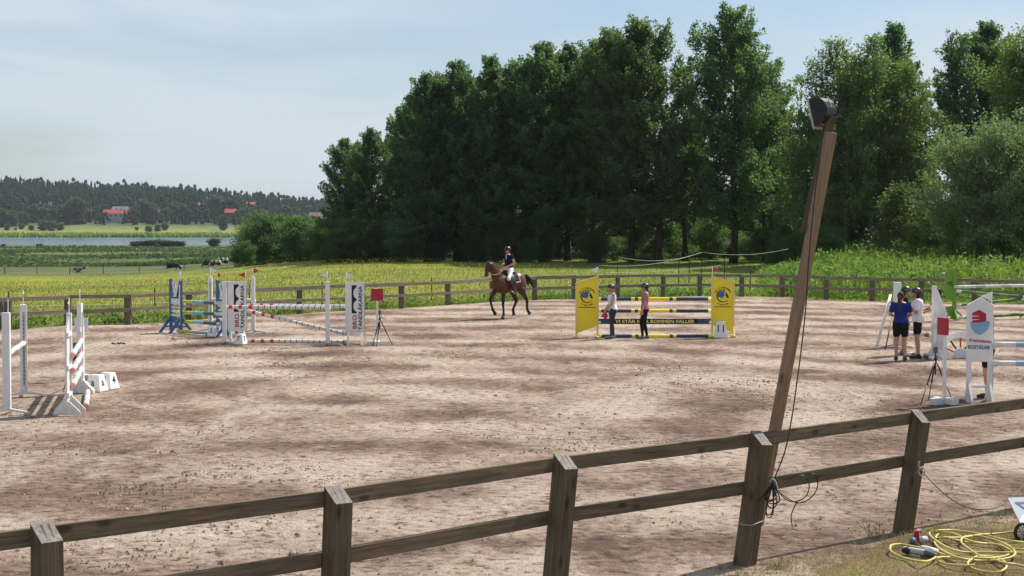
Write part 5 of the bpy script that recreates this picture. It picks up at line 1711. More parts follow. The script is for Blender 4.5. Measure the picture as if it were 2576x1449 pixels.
green_wing(2400, 804, R(6), 'green leaf-shaped wing left of the green poles', 1)
green_wing(2592, 800, R(6), 'green leaf-shaped wing cut by the right edge', -1)
gb = [(.08, 0), (.28, 1), (.40, 2), (.60, 1), (.72, 2), (.92, 1), (1, 0)]
GC = ['white', 'dkgreen', 'green']
for i, (xa, ya, xb, yb2, da, db, cols) in enumerate([(2407, 721.5, 2590, 718.5, 57.2, 57.2, ['white', 'white', 'greygreen']), (2412, 733, 2580, 747, 58.5, 57.8, GC), (2410, 768, 2575, 752, 57.5, 57.9, GC), (2420, 799, 2585, 790, 57.2, 57.5, GC)]):
    lab = ['top pale green pole of the green jump', 'green pole sloping down to the right on the green jump', 'green pole sloping up to the right on the green jump', 'green and white ground pole of the green jump'][i]
    pole_between(D(xa, ya, da), D(xb, yb2, db), .05, cols, lab, 'green poles', gb)

# ================================================================== PEOPLE
M['hair_brown'] = cloth('brown_hair', (.075, .042, .025), .6)
M['hair_blond'] = cloth('blond_hair', (.36, .22, .11), .6)
M['hair_black'] = cloth('dark_hair', (.018, .012, .010), .5)
M['helmet'] = paint('black_helmet_shell', (.014, .015, .017), .35, .05, .5)
M['cl_white'] = cloth('white_cotton', (.78, .77, .78))
M['cl_mauve'] = cloth('mauve_cotton', (.36, .16, .20))
M['cl_blue'] = cloth('royal_blue_cotton', (.018, .030, .19))
M['cl_black'] = cloth('black_cotton', (.012, .012, .015))
M['cl_grey'] = cloth('charcoal_cotton', (.045, .045, .052))
M['cl_maroon'] = cloth('dark_maroon_cotton', (.035, .014, .018))
M['cl_navy'] = cloth('navy_show_shirt', (.010, .012, .030))
M['cl_breech'] = cloth('white_breeches', (.80, .78, .74))
M['shoe'] = paint('dark_shoe', (.02, .02, .022), .6, .3)
M['shoe_grey'] = paint('grey_trainer', (.13, .13, .14), .7, .3)
M['boot'] = paint('black_leather_boot', (.010, .009, .009), .3, .15, .5)
M['cloth_red'] = cloth('red_ribbon_cloth', (.60, .06, .10))
M['lip'] = skin('lip_tone', (.36, .12, .10))
M['eye'] = paint('dark_eye', (.015, .012, .010), .3, .0)

def V(*a): return Vector(a)
def hand(mb, wrist, dirv, palm_n, s=1.0, curl=.5, side=1):
    """palm, four unequal fingers with a bend and a thumb leaving the side of the palm"""
    d = Vector(dirv).normalized(); n = Vector(palm_n); n = (n - d * n.dot(d)).normalized(); w = d.cross(n) * side
    p = Vector(wrist)
    c = p + d * .045 * s
    rot = Matrix((w, d, n)).transposed()
    mb.ell(c, (.036 * s, .050 * s, .016 * s), rot, 10, 8)
    for k, (o, l) in enumerate(((-.027, .062), (-.009, .072), (.009, .067), (.026, .052))):
        b0 = p + d * .080 * s + w * o * s
        dd = (d + n * curl * .6).normalized(); b1 = b0 + dd * l * .55 * s
        d2 = (d * (1 - curl * .5) + n * curl * 1.4).normalized(); b2 = b1 + d2 * l * .5 * s
        mb.cap(b0, .0092 * s, b1, .0085 * s, 8); mb.cap(b1, .0085 * s, b2, .0075 * s, 8)
    t0 = p + d * .025 * s - w * .026 * s
    t1 = t0 + (d * .7 - w * .75 + n * .35).normalized() * .036 * s
    t2 = t1 + (d * .95 - w * .15 + n * .45).normalized() * .030 * s
    mb.cap(t0, .012 * s, t1, .0105 * s, 8); mb.cap(t1, .0105 * s, t2, .0085 * s, 8)

def person(loc, rz, label, H=1.64, hips=None, arms=None, legs=None, lean=(0, 0), head=(0, 0, 0), top='cl_white', sleeve='short', hem=.90, bottom='leggings', bcol='cl_grey', shoes='shoe', helmet=True, hair=('hair_brown', 'pony'), skinm='skin', root_z=0.0, group=None, width=1.0, loose=1.0, hand_dir=None, boots=None):
    """standing figure facing local +y; arms/legs give joints in units of a 1.64 m body"""
    root = empty('person', loc, rz, label, 'person', group)
    k = H / 1.64
    lx, ly = lean
    def T_(x, y, z):                  # torso leans from the hips upward
        q = max(0, z - .92)
        return V(x + lx * q, y + ly * q, z) * k
    HX = .088 * width
    legs = legs or {}
    LG = {}
    for s, nm in ((-1, 'L'), (1, 'R')):
        d = legs.get(nm, {})
        hp_ = V(s * HX, 0, .89); kn = V(*d.get('knee', (s * .095, .015, .475))); an = V(*d.get('ankle', (s * .10, -.02, .085)))
        toe = V(*d.get('toe', (an.x + s * .02, an.y + .165, .028)))
        LG[nm] = (hp_ * k, kn * k, an * k, toe * k)
    AR = {}
    arms = arms or {}
    for s, nm in ((-1, 'L'), (1, 'R')):
        d = arms.get(nm, {})
        sh = T_(s * .168 * width, -.005, 1.345)
        el = V(*d.get('elbow', (s * .235, -.035, 1.075))) * k; wr = V(*d.get('wrist', (s * .225, .05, .845))) * k
        AR[nm] = (sh, el, wr, d.get('dir'), d.get('palm', (-s, 0, 0)), d.get('curl', .5))
    hc = T_(0, .02, 1.525) + V(*head[:3]) * k
    yaw = head[3] if len(head) > 3 else 0
    hr = Matrix.Rotation(yaw, 3, 'Z') @ Matrix.Rotation(-(head[4] if len(head) > 4 else 0), 3, 'X')
    def hd(x, y, z): return hc + hr @ (V(x, y, z) * k)
    X_, Y_ = V(1, 0, 0), V(0, 1, 0)
    def torso(mb, g, z0, z1, neck=True):
        prof = [(.80, .0, .11, .085), (.86, -.005, .158, .112), (.91, -.008, .168, .118), (.97, 0, .148, .105), (1.05, .008, .122, .090), (1.12, .010, .128, .094), (1.20, .012, .143, .104), (1.28, .010, .152, .104), (1.34, .0, .158, .088), (1.385, -.008, .115, .066), (1.41, -.008, .066, .055)]
        rings = []
        def at(z):
            zs = [p[0] for p in prof]
            return [float(np.interp(z, zs, [p[i] for p in prof])) for i in (1, 2, 3)]
        zz = [z0] + [p[0] for p in prof if z0 + .01 < p[0] < z1 - .01] + [z1]
        for z in zz:
            y_, a, b_ = at(z)
            rings.append((T_(0, y_, z), X_, (a * width + g) * k, Y_, (b_ * (.5 + .5 * width) + g) * k))
        mb.loft(rings, 18)
    # --- body
    mb = MB()
    torso(mb, 0, .80, 1.41)
    mb.cap(T_(0, -.005, 1.36), .052 * k, hd(0, -.015, -.07), .047 * k)
    mb.ell(hc, (.074 * k, .094 * k, .108 * k), hr, 16, 12)
    mb.ell(hd(0, .028, -.055), (.052 * k, .060 * k, .058 * k), hr)                   # jaw
    mb.cap(hd(0, .090, .008), .010 * k, hd(0, .108, -.026), .014 * k, 8)               # nose
    for s in (-1, 1):
        mb.ell(hd(s * .074, -.005, -.012), (.012 * k, .020 * k, .030 * k), hr)           # ears
        mb.ell(hd(s * .030, .083, .022), (.020 * k, .012 * k, .008 * k), hr)             # brow
    for nm, s in (('L', -1), ('R', 1)):
        hp_, kn, an, toe = LG[nm]
        mb.cap(hp_, .086 * k * width, kn, .054 * k); mb.cap(kn, .052 * k, an, .034 * k)
        cm = kn.lerp(an, .30) + V(0, -.016, 0) * k
        mb.cap(kn.lerp(an, .12) + V(0, -.01, 0) * k, .046 * k, kn.lerp(an, .5) + V(0, -.014, 0) * k, .043 * k)
        mb.cap(an + V(0, -.03, -.035) * k, .036 * k, toe, .032 * k)
        sh, el, wr, dv, pn, cu = AR[nm]
        mb.ell(sh, .056 * k); mb.cap(sh, .050 * k, el, .038 * k); mb.cap(el, .038 * k, wr, .026 * k)
        dirv = (wr - el).normalized() if dv is None else V(*dv)
        hand(mb, wr, dirv, pn, k * .95, cu, s)
    fuse(mb, 'body', M[skinm], root, .0105, 3)
    # face
    for s in (-1, 1): MB().ell(hd(s * .030, .089, .003), (.011 * k, .006 * k, .007 * k), hr).build('eye', M['eye'], root, None, None, True)
    MB().ell(hd(0, .090, -.062), (.021 * k, .008 * k, .006 * k), hr).build('mouth', M['lip'], root, None, None, True)
    # --- top
    mb = MB()
    torso(mb, .011 * loose, hem, 1.375 if sleeve != 'tank' else 1.345)
    if sleeve == 'tank':
        for s in (-1, 1): mb.cap(T_(s * .085, .02, 1.33), .030 * k, T_(s * .075, -.02, 1.385), .028 * k)
    else:
        for nm in ('L', 'R'):
            sh, el, wr = AR[nm][:3]
            e = sh.lerp(el, .62 if sleeve == 'short' else .36)
            mb.ell(sh, .066 * k); mb.cap(sh, .062 * k, e, .056 * k * (1 + .15 * (loose - 1)))
        mb.ell(T_(0, -.005, 1.375), (.085 * k, .07 * k, .035 * k))
    fuse(mb, 'shirt', M[top], root, .0115, 3)
    # --- bottom
    mb = MB()
    torso(mb, .006, .80, min(1.02, hem + .06))
    for nm in ('L', 'R'):
        hp_, kn, an, toe = LG[nm]
        if bottom == 'shorts':
            e = hp_.lerp(kn, .62); mb.cap(hp_, .098 * k * width, e, .084 * k * width)
        else:
            mb.cap(hp_, .093 * k * width, kn, .060 * k); mb.cap(kn, .058 * k, an + (kn - an).normalized() * .03 * k, .041 * k)
            mb.cap(kn.lerp(an, .12) + V(0, -.01, 0) * k, .052 * k, kn.lerp(an, .5) + V(0, -.014, 0) * k, .048 * k)
    fuse(mb, 'shorts' if bottom == 'shorts' else 'trousers', M[bcol], root, .0115, 3)
    for nm in ('L', 'R'):
        hp_, kn, an, toe = LG[nm]
        mb = MB(); f = (toe - an); f.z = 0; f = f.normalized() if f.length > .01 else V(0, 1, 0)
        mb.cap(an + V(0, 0, -.035 * k) - f * .035 * k, .044 * k, toe + V(0, 0, .008 * k), .038 * k)
        mb.cap(an + V(0, 0, .0), .046 * k, an + V(0, 0, -.04 * k), .046 * k)
        if boots: 
            mb.cap(an, .048 * k, kn.lerp(an, .12), .064 * k)
        fuse(mb, 'boot' if boots else 'shoe', M[shoes], root, .010, 2)
    # --- hair
    hm_, style = hair
    mb = MB()
    mb.ell(hd(0, -.018, .018), (.083 * k, .094 * k, .104 * k), hr, 14, 10)
    if style == 'pony':
        pts = [hd(0, -.10, .0), hd(0, -.135, -.05), hd(.0, -.135, -.14), hd(.012, -.12, -.24), hd(.03, -.115, -.33)]
        for i, r_ in zip(range(4), (.034, .040, .036, .028)): mb.cap(pts[i], r_ * k, pts[i + 1], (.038, .037, .030, .016)[i] * k)
    elif style == 'long':
        for s in (-1, -.3, .4, 1):
            pts = [hd(s * .05, -.065, -.03), hd(s * .065, -.085, -.12), hd(s * .07, -.095, -.22), hd(s * .062, -.085, -.30)]
            for i in range(3): mb.cap(pts[i], .036 * k, pts[i + 1], (.036, .032, .02)[i] * k)
    elif style == 'braid':
        pts = [hd(0, -.085, -.05), hd(0, -.105, -.11), hd(.0, -.105, -.17), hd(.0, -.10, -.23), hd(.0, -.10, -.29)]
        for i in range(4): mb.ell(pts[i].lerp(pts[i + 1], .5), (.024 * k, .024 * k, .036 * k)); mb.cap(pts[i], .018 * k, pts[i + 1], .016 * k)
    hobj = fuse(mb, 'hair', M[hm_], root, .011, 2)
    # cut the hair away from the face: push the front of the cap behind the forehead
    for v in hobj.data.vertices:
        q = hr.inverted() @ (v.co - hc) / k
        if q.y > .035 and q.z < .055: v.co = hc + hr @ (V(q.x * .85, min(q.y, .035), q.z) * k)
    if helmet:
        mb = MB(); n = 16
        rings = []
        for z, a, b_ in ((.022, .100, .124), (.05, .101, .126), (.085, .092, .115), (.118, .070, .090), (.140, .040, .052), (.149, .012, .016)):
            rings.append((hd(0, -.008, z), hr @ X_, a * k, hr @ Y_, b_ * k))
        mb.loft(rings, n)
        ho_ = mb.build('helmet', M['helmet'], root, None, None, True)
        mb = MB()
        vs, fs = [], []
        for i in range(9):
            a = R(30 + 15 * i)
            for q, zz in ((.92, .030), (1.30 if 2 < i < 6 else 1.18, .018), (1.30 if 2 < i < 6 else 1.18, .010), (.92, .020)): vs.append(hd(.100 * q * math.cos(a), -.008 + .124 * q * math.sin(a), zz))
        for i in range(8):
            for j in range(4): fs.append((i * 4 + j, i * 4 + (j + 1) % 4, i * 4 + 4 + (j + 1) % 4, i * 4 + 4 + j))
        fs += [(0, 3, 2, 1), (32, 33, 34, 35)]
        mb.add(vs, fs); mb.build('visor', M['helmet'], ho_)
        mb = MB()
        for s in (-1, 1): mb.tube([hd(s * .082, .005, .02), hd(s * .078, .020, -.05), hd(s * .045, .050, -.108), hd(0, .062, -.118)], .006 * k, 6)
        mb.build('chin_strap', M['boot'], ho_, None, None, True)
        mb = MB(); mb.bar(hd(-.101, -.03, .062), hd(-.101, .05, .062), .004, .012); mb.bar(hd(.101, -.03, .062), hd(.101, .05, .062), .004, .012); mb.build('helmet_band', M['steel'], ho_)
    return root, hd, AR

# --- two girls at the yellow jump
A_front = {'L': dict(elbow=(-.20, .06, 1.07), wrist=(-.05, .215, .885), dir=(.35, .35, -.9), palm=(1, 0, 0)), 'R': dict(elbow=(.20, .06, 1.07), wrist=(.05, .22, .89), dir=(-.35, .35, -.9), palm=(-1, 0, 0))}
pr, hd_, AR_ = person(P(1541, 852.0), R(96), 'girl in white tank top and dark leggings by the left yellow wing', 1.51, arms=A_front, top='cl_white', sleeve='tank', hem=.84, bottom='leggings', bcol='cl_grey', shoes='shoe_grey',
       hair=('hair_blond', 'long'), lean=(0, .04), head=(0, .02, 0, .05, -.25), width=1.24, loose=1.4, legs={'L': dict(ankle=(-.11, .06, .085), knee=(-.10, .05, .475)), 'R': dict(ankle=(.11, -.05, .085))})
pr.scale = (1, 1, 1)
w_ = Vector(pr.location) + Matrix.Rotation(R(96), 3, 'Z') @ (V(0, .25, .82) * (1.51 / 1.64))
rbn = empty('red_ribbon', w_, 0, 'red ribbon cloth in the hands of the girl in the tank top', 'ribbon')
mb = MB()
for k_, (a, b_) in enumerate(((-.02, -.10), (.02, .03), (.05, .10))):
    pts = [V(.0, 0, .06), V(a * .6, .01 * k_, -.05), V(b_ * .7, -.01, -.15 - .04 * (k_ % 2))]
    mb.loft([(p, V(1, 0, 0), .014 + .006 * i, V(0, 1, 0), .007) for i, p in enumerate(spline(pts, 3))], 8)
mb.build('cloth', M['cloth_red'], rbn, None, None, True)
A_side = {'L': dict(elbow=(-.215, -.04, 1.07), wrist=(-.19, .06, .83)), 'R': dict(elbow=(.215, -.02, 1.07), wrist=(.18, .10, .84))}
person(P(1622, 853), R(78), 'girl in mauve shirt and dark leggings standing before the lettered plank', 1.54, arms=A_side, top='cl_mauve', sleeve='short', hem=.88, bottom='leggings', bcol='cl_black', shoes='shoe_grey',
       hair=('hair_black', 'braid'), head=(0, .02, 0, .15, -.05), legs={'L': dict(knee=(-.09, .09, .475), ankle=(-.095, .05, .085)), 'R': dict(knee=(.09, .03, .475), ankle=(.10, -.06, .085))}, lean=(0, -.05), skinm='skin')

# --- group at the right
A_hug = {'L': dict(elbow=(-.245, -.02, 1.10), wrist=(-.12, .17, 1.06), dir=(.7, .6, .2)), 'R': dict(elbow=(.245, -.02, 1.10), wrist=(.12, .17, 1.04), dir=(-.7, .6, .2))}
person(P(2265, 908), R(-14), 'girl in blue shirt and black shorts with a ponytail, back to the viewer', 1.63, arms=A_hug, top='cl_blue', sleeve='short', hem=.91, bottom='shorts', bcol='cl_black', shoes='shoe', helmet=False, hair=('hair_brown', 'pony'), loose=1.5, skinm='skin_tan', head=(0, 0, 0, -.25, 0), width=1.05)
A_chest = {'L': dict(elbow=(-.22, .02, 1.08), wrist=(-.08, .20, 1.22), dir=(.3, .2, .9), palm=(0, -1, 0)), 'R': dict(elbow=(.23, .0, 1.08), wrist=(.10, .22, 1.05), dir=(-.5, .6, .3))}
person(P(2308, 902), R(72), 'girl in white T-shirt, black shorts and dark helmet, hand at her chest', 1.68, arms=A_chest, top='cl_white', sleeve='short', hem=.84, bottom='shorts', bcol='cl_black', shoes='shoe', hair=('hair_black', 'long'), loose=2.4, skinm='skin_tan', head=(0, .03, -.005, .1, -.30), width=1.05)
person(P(2274, 892), R(-92), 'person in black with helmet, mostly hidden between the two girls', 1.66, top='cl_black', sleeve='short', hem=.90, bottom='shorts', bcol='cl_black', shoes='shoe', hair=('hair_brown', 'long'), skinm='skin', head=(0, .02, 0, 0, -.1))
A_reach = {'L': dict(elbow=(-.20, .20, 1.13), wrist=(-.13, .43, 1.02), dir=(.1, 1, -.1), palm=(1, 0, 0)), 'R': dict(elbow=(.20, .20, 1.14), wrist=(.12, .44, 1.05), dir=(-.1, 1, -.1), palm=(-1, 0, 0))}
person(P(2362, 888), R(88), 'person in dark maroon shirt reaching both arms forward behind the slatted wing', 1.62, arms=A_reach, top='cl_maroon', sleeve='short', hem=.88, bottom='leggings', bcol='cl_black', shoes='shoe', helmet=False, hair=('hair_black', 'braid'), skinm='skin', lean=(0, .06))
A_down = {'L': dict(elbow=(-.22, .02, 1.06), wrist=(-.15, .10, .83)), 'R': dict(elbow=(.225, .03, 1.07), wrist=(.20, .12, .83))}
person(P(2484, 1001), R(62), 'person in black shirt and shorts standing behind the house-shaped wing', 1.60, arms=A_down, top='cl_black', sleeve='short', hem=.88, bottom='shorts', bcol='cl_black', shoes='shoe', helmet=False, hair=('hair_brown', 'long'), skinm='skin_tan', lean=(0, .25), head=(0, .03, -.03, 0, -.4))

# ================================================================== HORSE AND RIDER
m, t, b = mat('bay_coat', .42, .32)
o_ = nd(t, 'ShaderNodeTexCoord').outputs['Object']
sp = nd(t, 'ShaderNodeSeparateXYZ'); t.links.new(o_, sp.inputs[0])
n1 = noise(t, o_, 5, 3)
zz = math_(t, 'ADD', sp.outputs['Z'], math_(t, 'MULTIPLY', math_(t, 'SUBTRACT', n1, .5), .25))
col = ramp(t, [(.30, (.008, .006, .006)), (.44, (.022, .012, .009)), (.54, (.062, .018, .008)), (.75, (.108, .031, .012)), (1.0, (.082, .024, .010))], math_(t, 'DIVIDE', zz, 1.6)).outputs['Color']
t.links.new(col, b.inputs['Base Color'])
bump(t, noise(t, o_, 60, 3), .1, .004, b)
M['coat'] = m
M['mane'] = cloth('black_mane_hair', (.010, .008, .007), .5)
M['leather'] = paint('dark_saddle_leather', (.018, .012, .010), .4, .2, .4)
M['tan_leather'] = paint('tan_rein_leather', (.30, .15, .07), .5, .2)
M['pad'] = cloth('dark_saddle_cloth', (.02, .02, .03))
M['hoof'] = paint('dark_hoof', (.05, .042, .036), .6, .3)
HP = P(1266, 802.5)
hrz = math.atan2(.74, .70)      # forward = (-sin, cos); set below
fwd = Vector((-.62, -.78, 0)).normalized()
hrz = math.atan2(-fwd.x, fwd.y)
left_fore = V(-.17, .50, 0)
horse_loc = HP - (Matrix.Rotation(hrz, 3, 'Z') @ left_fore)
horse = empty('horse', horse_loc, hrz, 'bay horse trotting with one foreleg lifted, saddled and bridled', 'horse')
X3, Y3, Z3 = V(1, 0, 0), V(0, 1, 0), V(0, 0, 1)
mb = MB()
mb.loft([(V(0, -.83, 1.22), X3, .06, Z3, .10), (V(0, -.78, 1.21), X3, .15, Z3, .20), (V(0, -.66, 1.23), X3, .23, Z3, .285), (V(0, -.46, 1.26), X3, .265, Z3, .315), (V(0, -.2, 1.225), X3, .265, Z3, .30), (V(0, .08, 1.19), X3, .275, Z3, .325),
         (V(0, .34, 1.20), X3, .255, Z3, .355), (V(0, .52, 1.20), X3, .225, Z3, .33), (V(0, .68, 1.18), X3, .185, Z3, .25), (V(0, .78, 1.16), X3, .11, Z3, .16)], 20)
nk = [(V(0, .42, 1.30), .17, .31), (V(0, .60, 1.43), .135, .26), (V(0, .76, 1.60), .105, .205), (V(0, .88, 1.76), .088, .165), (V(0, .95, 1.89), .078, .130), (V(0, .985, 1.95), .06, .08)]
rings = []
for i, (c, rx, rz_) in enumerate(nk):
    d_ = (nk[min(i + 1, 5)][0] - nk[max(i - 1, 0)][0]).normalized(); bx_ = X3.cross(d_).normalized()
    rings.append((c, X3, rx, bx_, rz_))
mb.loft(rings, 16)
hdp = [(V(0, .945, 1.925), .075, .095), (V(0, 1.02, 1.86), .092, .135), (V(0, 1.085, 1.76), .085, .135), (V(0, 1.135, 1.65), .066, .10), (V(0, 1.175, 1.55), .057, .078), (V(0, 1.195, 1.475), .057, .068), (V(0, 1.20, 1.435), .04, .045)]
rings = []
for i, (c, rx, ry) in enumerate(hdp):
    d_ = (hdp[min(i + 1, 6)][0] - hdp[max(i - 1, 0)][0]).normalized(); bx_ = X3.cross(d_).normalized()
    rings.append((c, X3, rx, bx_, ry))
mb.loft(rings, 16)
def hleg(chain): 
    for (p0, r0), (p1, r1) in zip(chain, chain[1:]): mb.cap(p0, r0, p1, r1, 12)
mb.ell(V(.16, .47, 1.10), (.11, .18, .26)); mb.ell(V(-.16, .47, 1.10), (.11, .18, .26))
mb.ell(V(.16, -.50, 1.12), (.12, .26, .30)); mb.ell(V(-.16, -.50, 1.12), (.12, .26, .30))
HOOF = []
def fore(x, elbow, knee, fet, hoof):
    hleg([(V(*elbow), .095), (V(*elbow).lerp(V(*knee), .6), .062), (V(*knee), .054)])
    hleg([(V(*knee), .054), (V(*knee).lerp(V(*fet), .3), .041), (V(*fet).lerp(V(*knee), .12), .040), (V(*fet), .048), (V(*hoof), .047)])
    HOOF.append((V(*fet), V(*hoof)))
def hind(x, st, hock, fet, hoof):
    hleg([(V(*st), .145), (V(*st).lerp(V(*hock), .6), .078), (V(*hock), .060)])
    hleg([(V(*hock), .060), (V(*hock).lerp(V(*fet), .3), .047), (V(*fet).lerp(V(*hock), .12), .043), (V(*fet), .051), (V(*hoof), .049)])
    HOOF.append((V(*fet), V(*hoof)))
fore(.17, (.17, .52, .96), (.165, .80, .66), (.165, .66, .32), (.165, .57, .22))
fore(-.17, (-.17, .47, .96), (-.17, .51, .53), (-.17, .475, .155), (-.17, .515, .075))
hind(.16, (.17, -.38, .96), (.15, -.62, .56), (.15, -.43, .27), (.15, -.46, .165))
hind(-.16, (-.17, -.48, .96), (-.15, -.83, .58), (-.15, -.84, .26), (-.15, -.92, .18))
fuse(mb, 'body', M['coat'], horse, .018, 5)
for i, (f, h) in enumerate(HOOF):
    d_ = (h - f).normalized()
    if i == 1: d_ = V(0, .35, -1).normalized(); e0, e1 = V(h.x, h.y - .005, .085), V(h.x, h.y + .02, .0)
    else: e0, e1 = h, h + d_ * .085
    bx_ = X3.cross(d_).normalized()
    MB().loft([(e0, X3, .048, bx_, .052), (e1, X3, .062, bx_, .070)], 14).build('hoof', M['hoof'], horse, None, None, True)
for s in (-1, 1):
    MB().loft([(V(s * .055, .95, 1.955), X3, .030, Y3, .018), (V(s * .060, .955, 2.02), X3, .034, Y3, .020), (V(s * .062, .965, 2.08), X3, .020, Y3, .014), (V(s * .060, .975, 2.115), X3, .004, Y3, .004)], 10).build('ear', M['mane'], horse, None, None, True)
    MB().ell(V(s * .083, 1.055, 1.815), (.016, .022, .018)).build('eye', M['eye'], horse, None, None, True)
    MB().ell(V(s * .040, 1.235, 1.475), (.014, .010, .018)).build('nostril', M['eye'], horse, None, None, True)
# ear bonnet with pale brow band
mb = MB(); mb.loft([(V(0, .93, 1.985), X3, .05, Y3, .03), (V(0, .97, 1.965), X3, .088, Y3, .075), (V(0, 1.02, 1.91), X3, .096, V(0, .8, .6), .085), (V(0, 1.10, 1.84), X3, .070, V(0, .8, .6), .055), (V(0, 1.16, 1.80), X3, .02, V(0, .8, .6), .02)], 14)
mb.build('ear_bonnet', M['pad'], horse, None, None, True)
br = MB(); br.tube([V(.098, .985, 1.89), V(.07, 1.09, 1.905), V(0, 1.125, 1.905), V(-.07, 1.09, 1.905), V(-.098, .985, 1.89)], .012, 6); br.build('brow_band', M['whiteplastic'], horse, None, None, True)
def ringband(c, d_, rx, ry, th, name, mat_):
    bx_ = X3.cross(d_).normalized()
    pts = [c + X3 * (rx * math.cos(a)) + bx_ * (ry * math.sin(a)) for a in [i * math.pi / 12 for i in range(25)]]
    MB().tube(pts, th, 6).build(name, M[mat_], horse, None, None, True)
hd_dir = V(0, .35, -1).normalized()
ringband(V(0, 1.13, 1.66), hd_dir, .074, .112, .010, 'noseband', 'leather')
for s in (-1, 1):
    MB().tube([V(s * .095, .985, 1.89), V(s * .094, 1.05, 1.76), V(s * .076, 1.11, 1.64), V(s * .066, 1.15, 1.56)], .010, 6).build('cheek_strap', M['leather'], horse, None, None, True)
    MB().ell(V(s * .066, 1.155, 1.55), (.010, .026, .026)).build('bit_ring', M['chrome'], horse, None, None, True)
    MB().tube(spline([V(s * .068, 1.15, 1.55), V(s * .13, .95, 1.50), V(s * .15, .70, 1.54), V(s * .09, .44, 1.69)], 5), .011, 6).build('rein', M['tan_leather'], horse, None, None, True)
    MB().tube(spline([V(s * .05, .95, 1.35), V(s * .20, .66, 1.36), V(s * .255, .42, 1.42), V(s * .2, .22, 1.56)], 5), .012, 6).build('breastplate_strap', M['leather'], horse, None, None, True)
# mane
mb = MB()
for i in range(26):
    q = i / 25; c = V(0, .50 + .44 * q, 1.62 + .36 * q - .02 * math.sin(q * 3))
    mb.loft([(c, Y3, .02, X3, .018), (c + V(.04, .0, -.03), Y3, .022, X3, .018), (c + V(.10, -.02, -.12 - .03 * math.sin(i * 2.1)), Y3, .012, X3, .010)], 6)
mb.build('mane', M['mane'], horse, None, None, True)
# tail streaming behind
mb = MB(); rng = random.Random(5)
for i in range(34):
    a = rng.uniform(-1, 1); b_ = rng.uniform(-1, 1)
    pts = spline([V(0, -.80, 1.42), V(.01 * a, -.93, 1.46), V(.05 * a + .04, -1.05, 1.40 + .03 * b_), V(.10 * a + .03, -1.18, 1.22 + .08 * b_), V(.16 * a - .02, -1.30 - .08 * b_, 1.10 + .14 * b_ + .06 * a)], 4)
    n_ = len(pts); mb.tube(pts, [.022 * (1 - .85 * j / (n_ - 1)) + .002 for j in range(n_)], 5)
mb.build('tail', M['mane'], horse, None, None, True)
# saddle cloth, saddle, girth
def shell(y0, y1, zlow, g, name, mat_, edge=None):
    mb = MB(); vs = []
    ny, na = 7, 13
    amax = zlow
    for th in (0, 1):
        for i in range(ny):
            y = y0 + (y1 - y0) * i / (ny - 1)
            cz = float(np.interp(y, [-.46, -.2, .08, .34, .52], [1.26, 1.225, 1.19, 1.20, 1.20])); rx = float(np.interp(y, [-.46, -.2, .08, .34, .52], [.265, .265, .275, .255, .225])); rz_ = float(np.interp(y, [-.46, -.2, .08, .34, .52], [.315, .30, .325, .355, .33]))
            for j in range(na):
                a = math.pi / 2 + amax * (2 * j / (na - 1) - 1)
                vs.append(V((rx + g + .012 * th) * math.cos(a), y, cz + (rz_ + g + .012 * th) * math.sin(a)))
    N_ = ny * na; fs = []
    for i in range(ny - 1):
        for j in range(na - 1):
            a = i * na + j; fs += [(a, a + 1, a + na + 1, a + na), (a + N_, a + N_ + na, a + N_ + na + 1, a + N_ + 1)]
    for i in range(ny - 1):
        for j in (0, na - 1): a = i * na + j; fs.append((a, a + na, a + na + N_, a + N_))
    for j in range(na - 1):
        for i in (0, ny - 1): a = i * na + j; fs.append((a, a + 1, a + 1 + N_, a + N_))
    mb.add(vs, fs); return mb.build(name, M[mat_], horse, None, None, True)
shell(-.26, .34, R(88), .022, 'saddle_cloth', 'pad')
for s_ in (-1, 1):
    cz_ = [V(s_ * (.2875 + .0), y_, 1.235) for y_ in (-.27, -.1, .1, .3)]
    MB().tube([V(s_ * .14, -.268, 1.545), V(s_ * .25, -.268, 1.41), V(s_ * .300, -.268, 1.245), V(s_ * .305, -.1, 1.232), V(s_ * .312, .1, 1.215)], .011, 6).build('saddle_cloth_trim', M['whiteplastic'], horse, None, None, True)
shell(-.02, .30, R(100), .042, 'saddle_flap', 'leather')
mb = MB()
mb.loft([(V(0, -.24, 1.60), X3, .14, Z3, .035), (V(0, -.16, 1.585), X3, .17, Z3, .05), (V(0, .0, 1.555), X3, .14, Z3, .045), (V(0, .14, 1.57), X3, .10, Z3, .045), (V(0, .22, 1.61), X3, .07, Z3, .04)], 14)
mb.build('saddle_seat', M['leather'], horse, None, None, True)
ringband(V(0, .22, 1.195), Y3, .268, .345, .016, 'girth', 'leather')
for s in (-1, 1):
    MB().tube([V(s * .31, .10, 1.36), V(s * .335, .12, 1.05), V(s * .335, .12, .97)], .008, 6).build('stirrup_leather', M['leather'], horse, None, None, True)
    pts = [V(s * .335, .12, .985), V(s * .335, .065, .94), V(s * .335, .06, .865), V(s * .335, .12, .855), V(s * .335, .18, .865), V(s * .335, .175, .94), V(s * .335, .12, .985)]
    MB().tube(pts, .011, 6).build('stirrup_iron', M['whiteplastic'], horse, None, None, True)

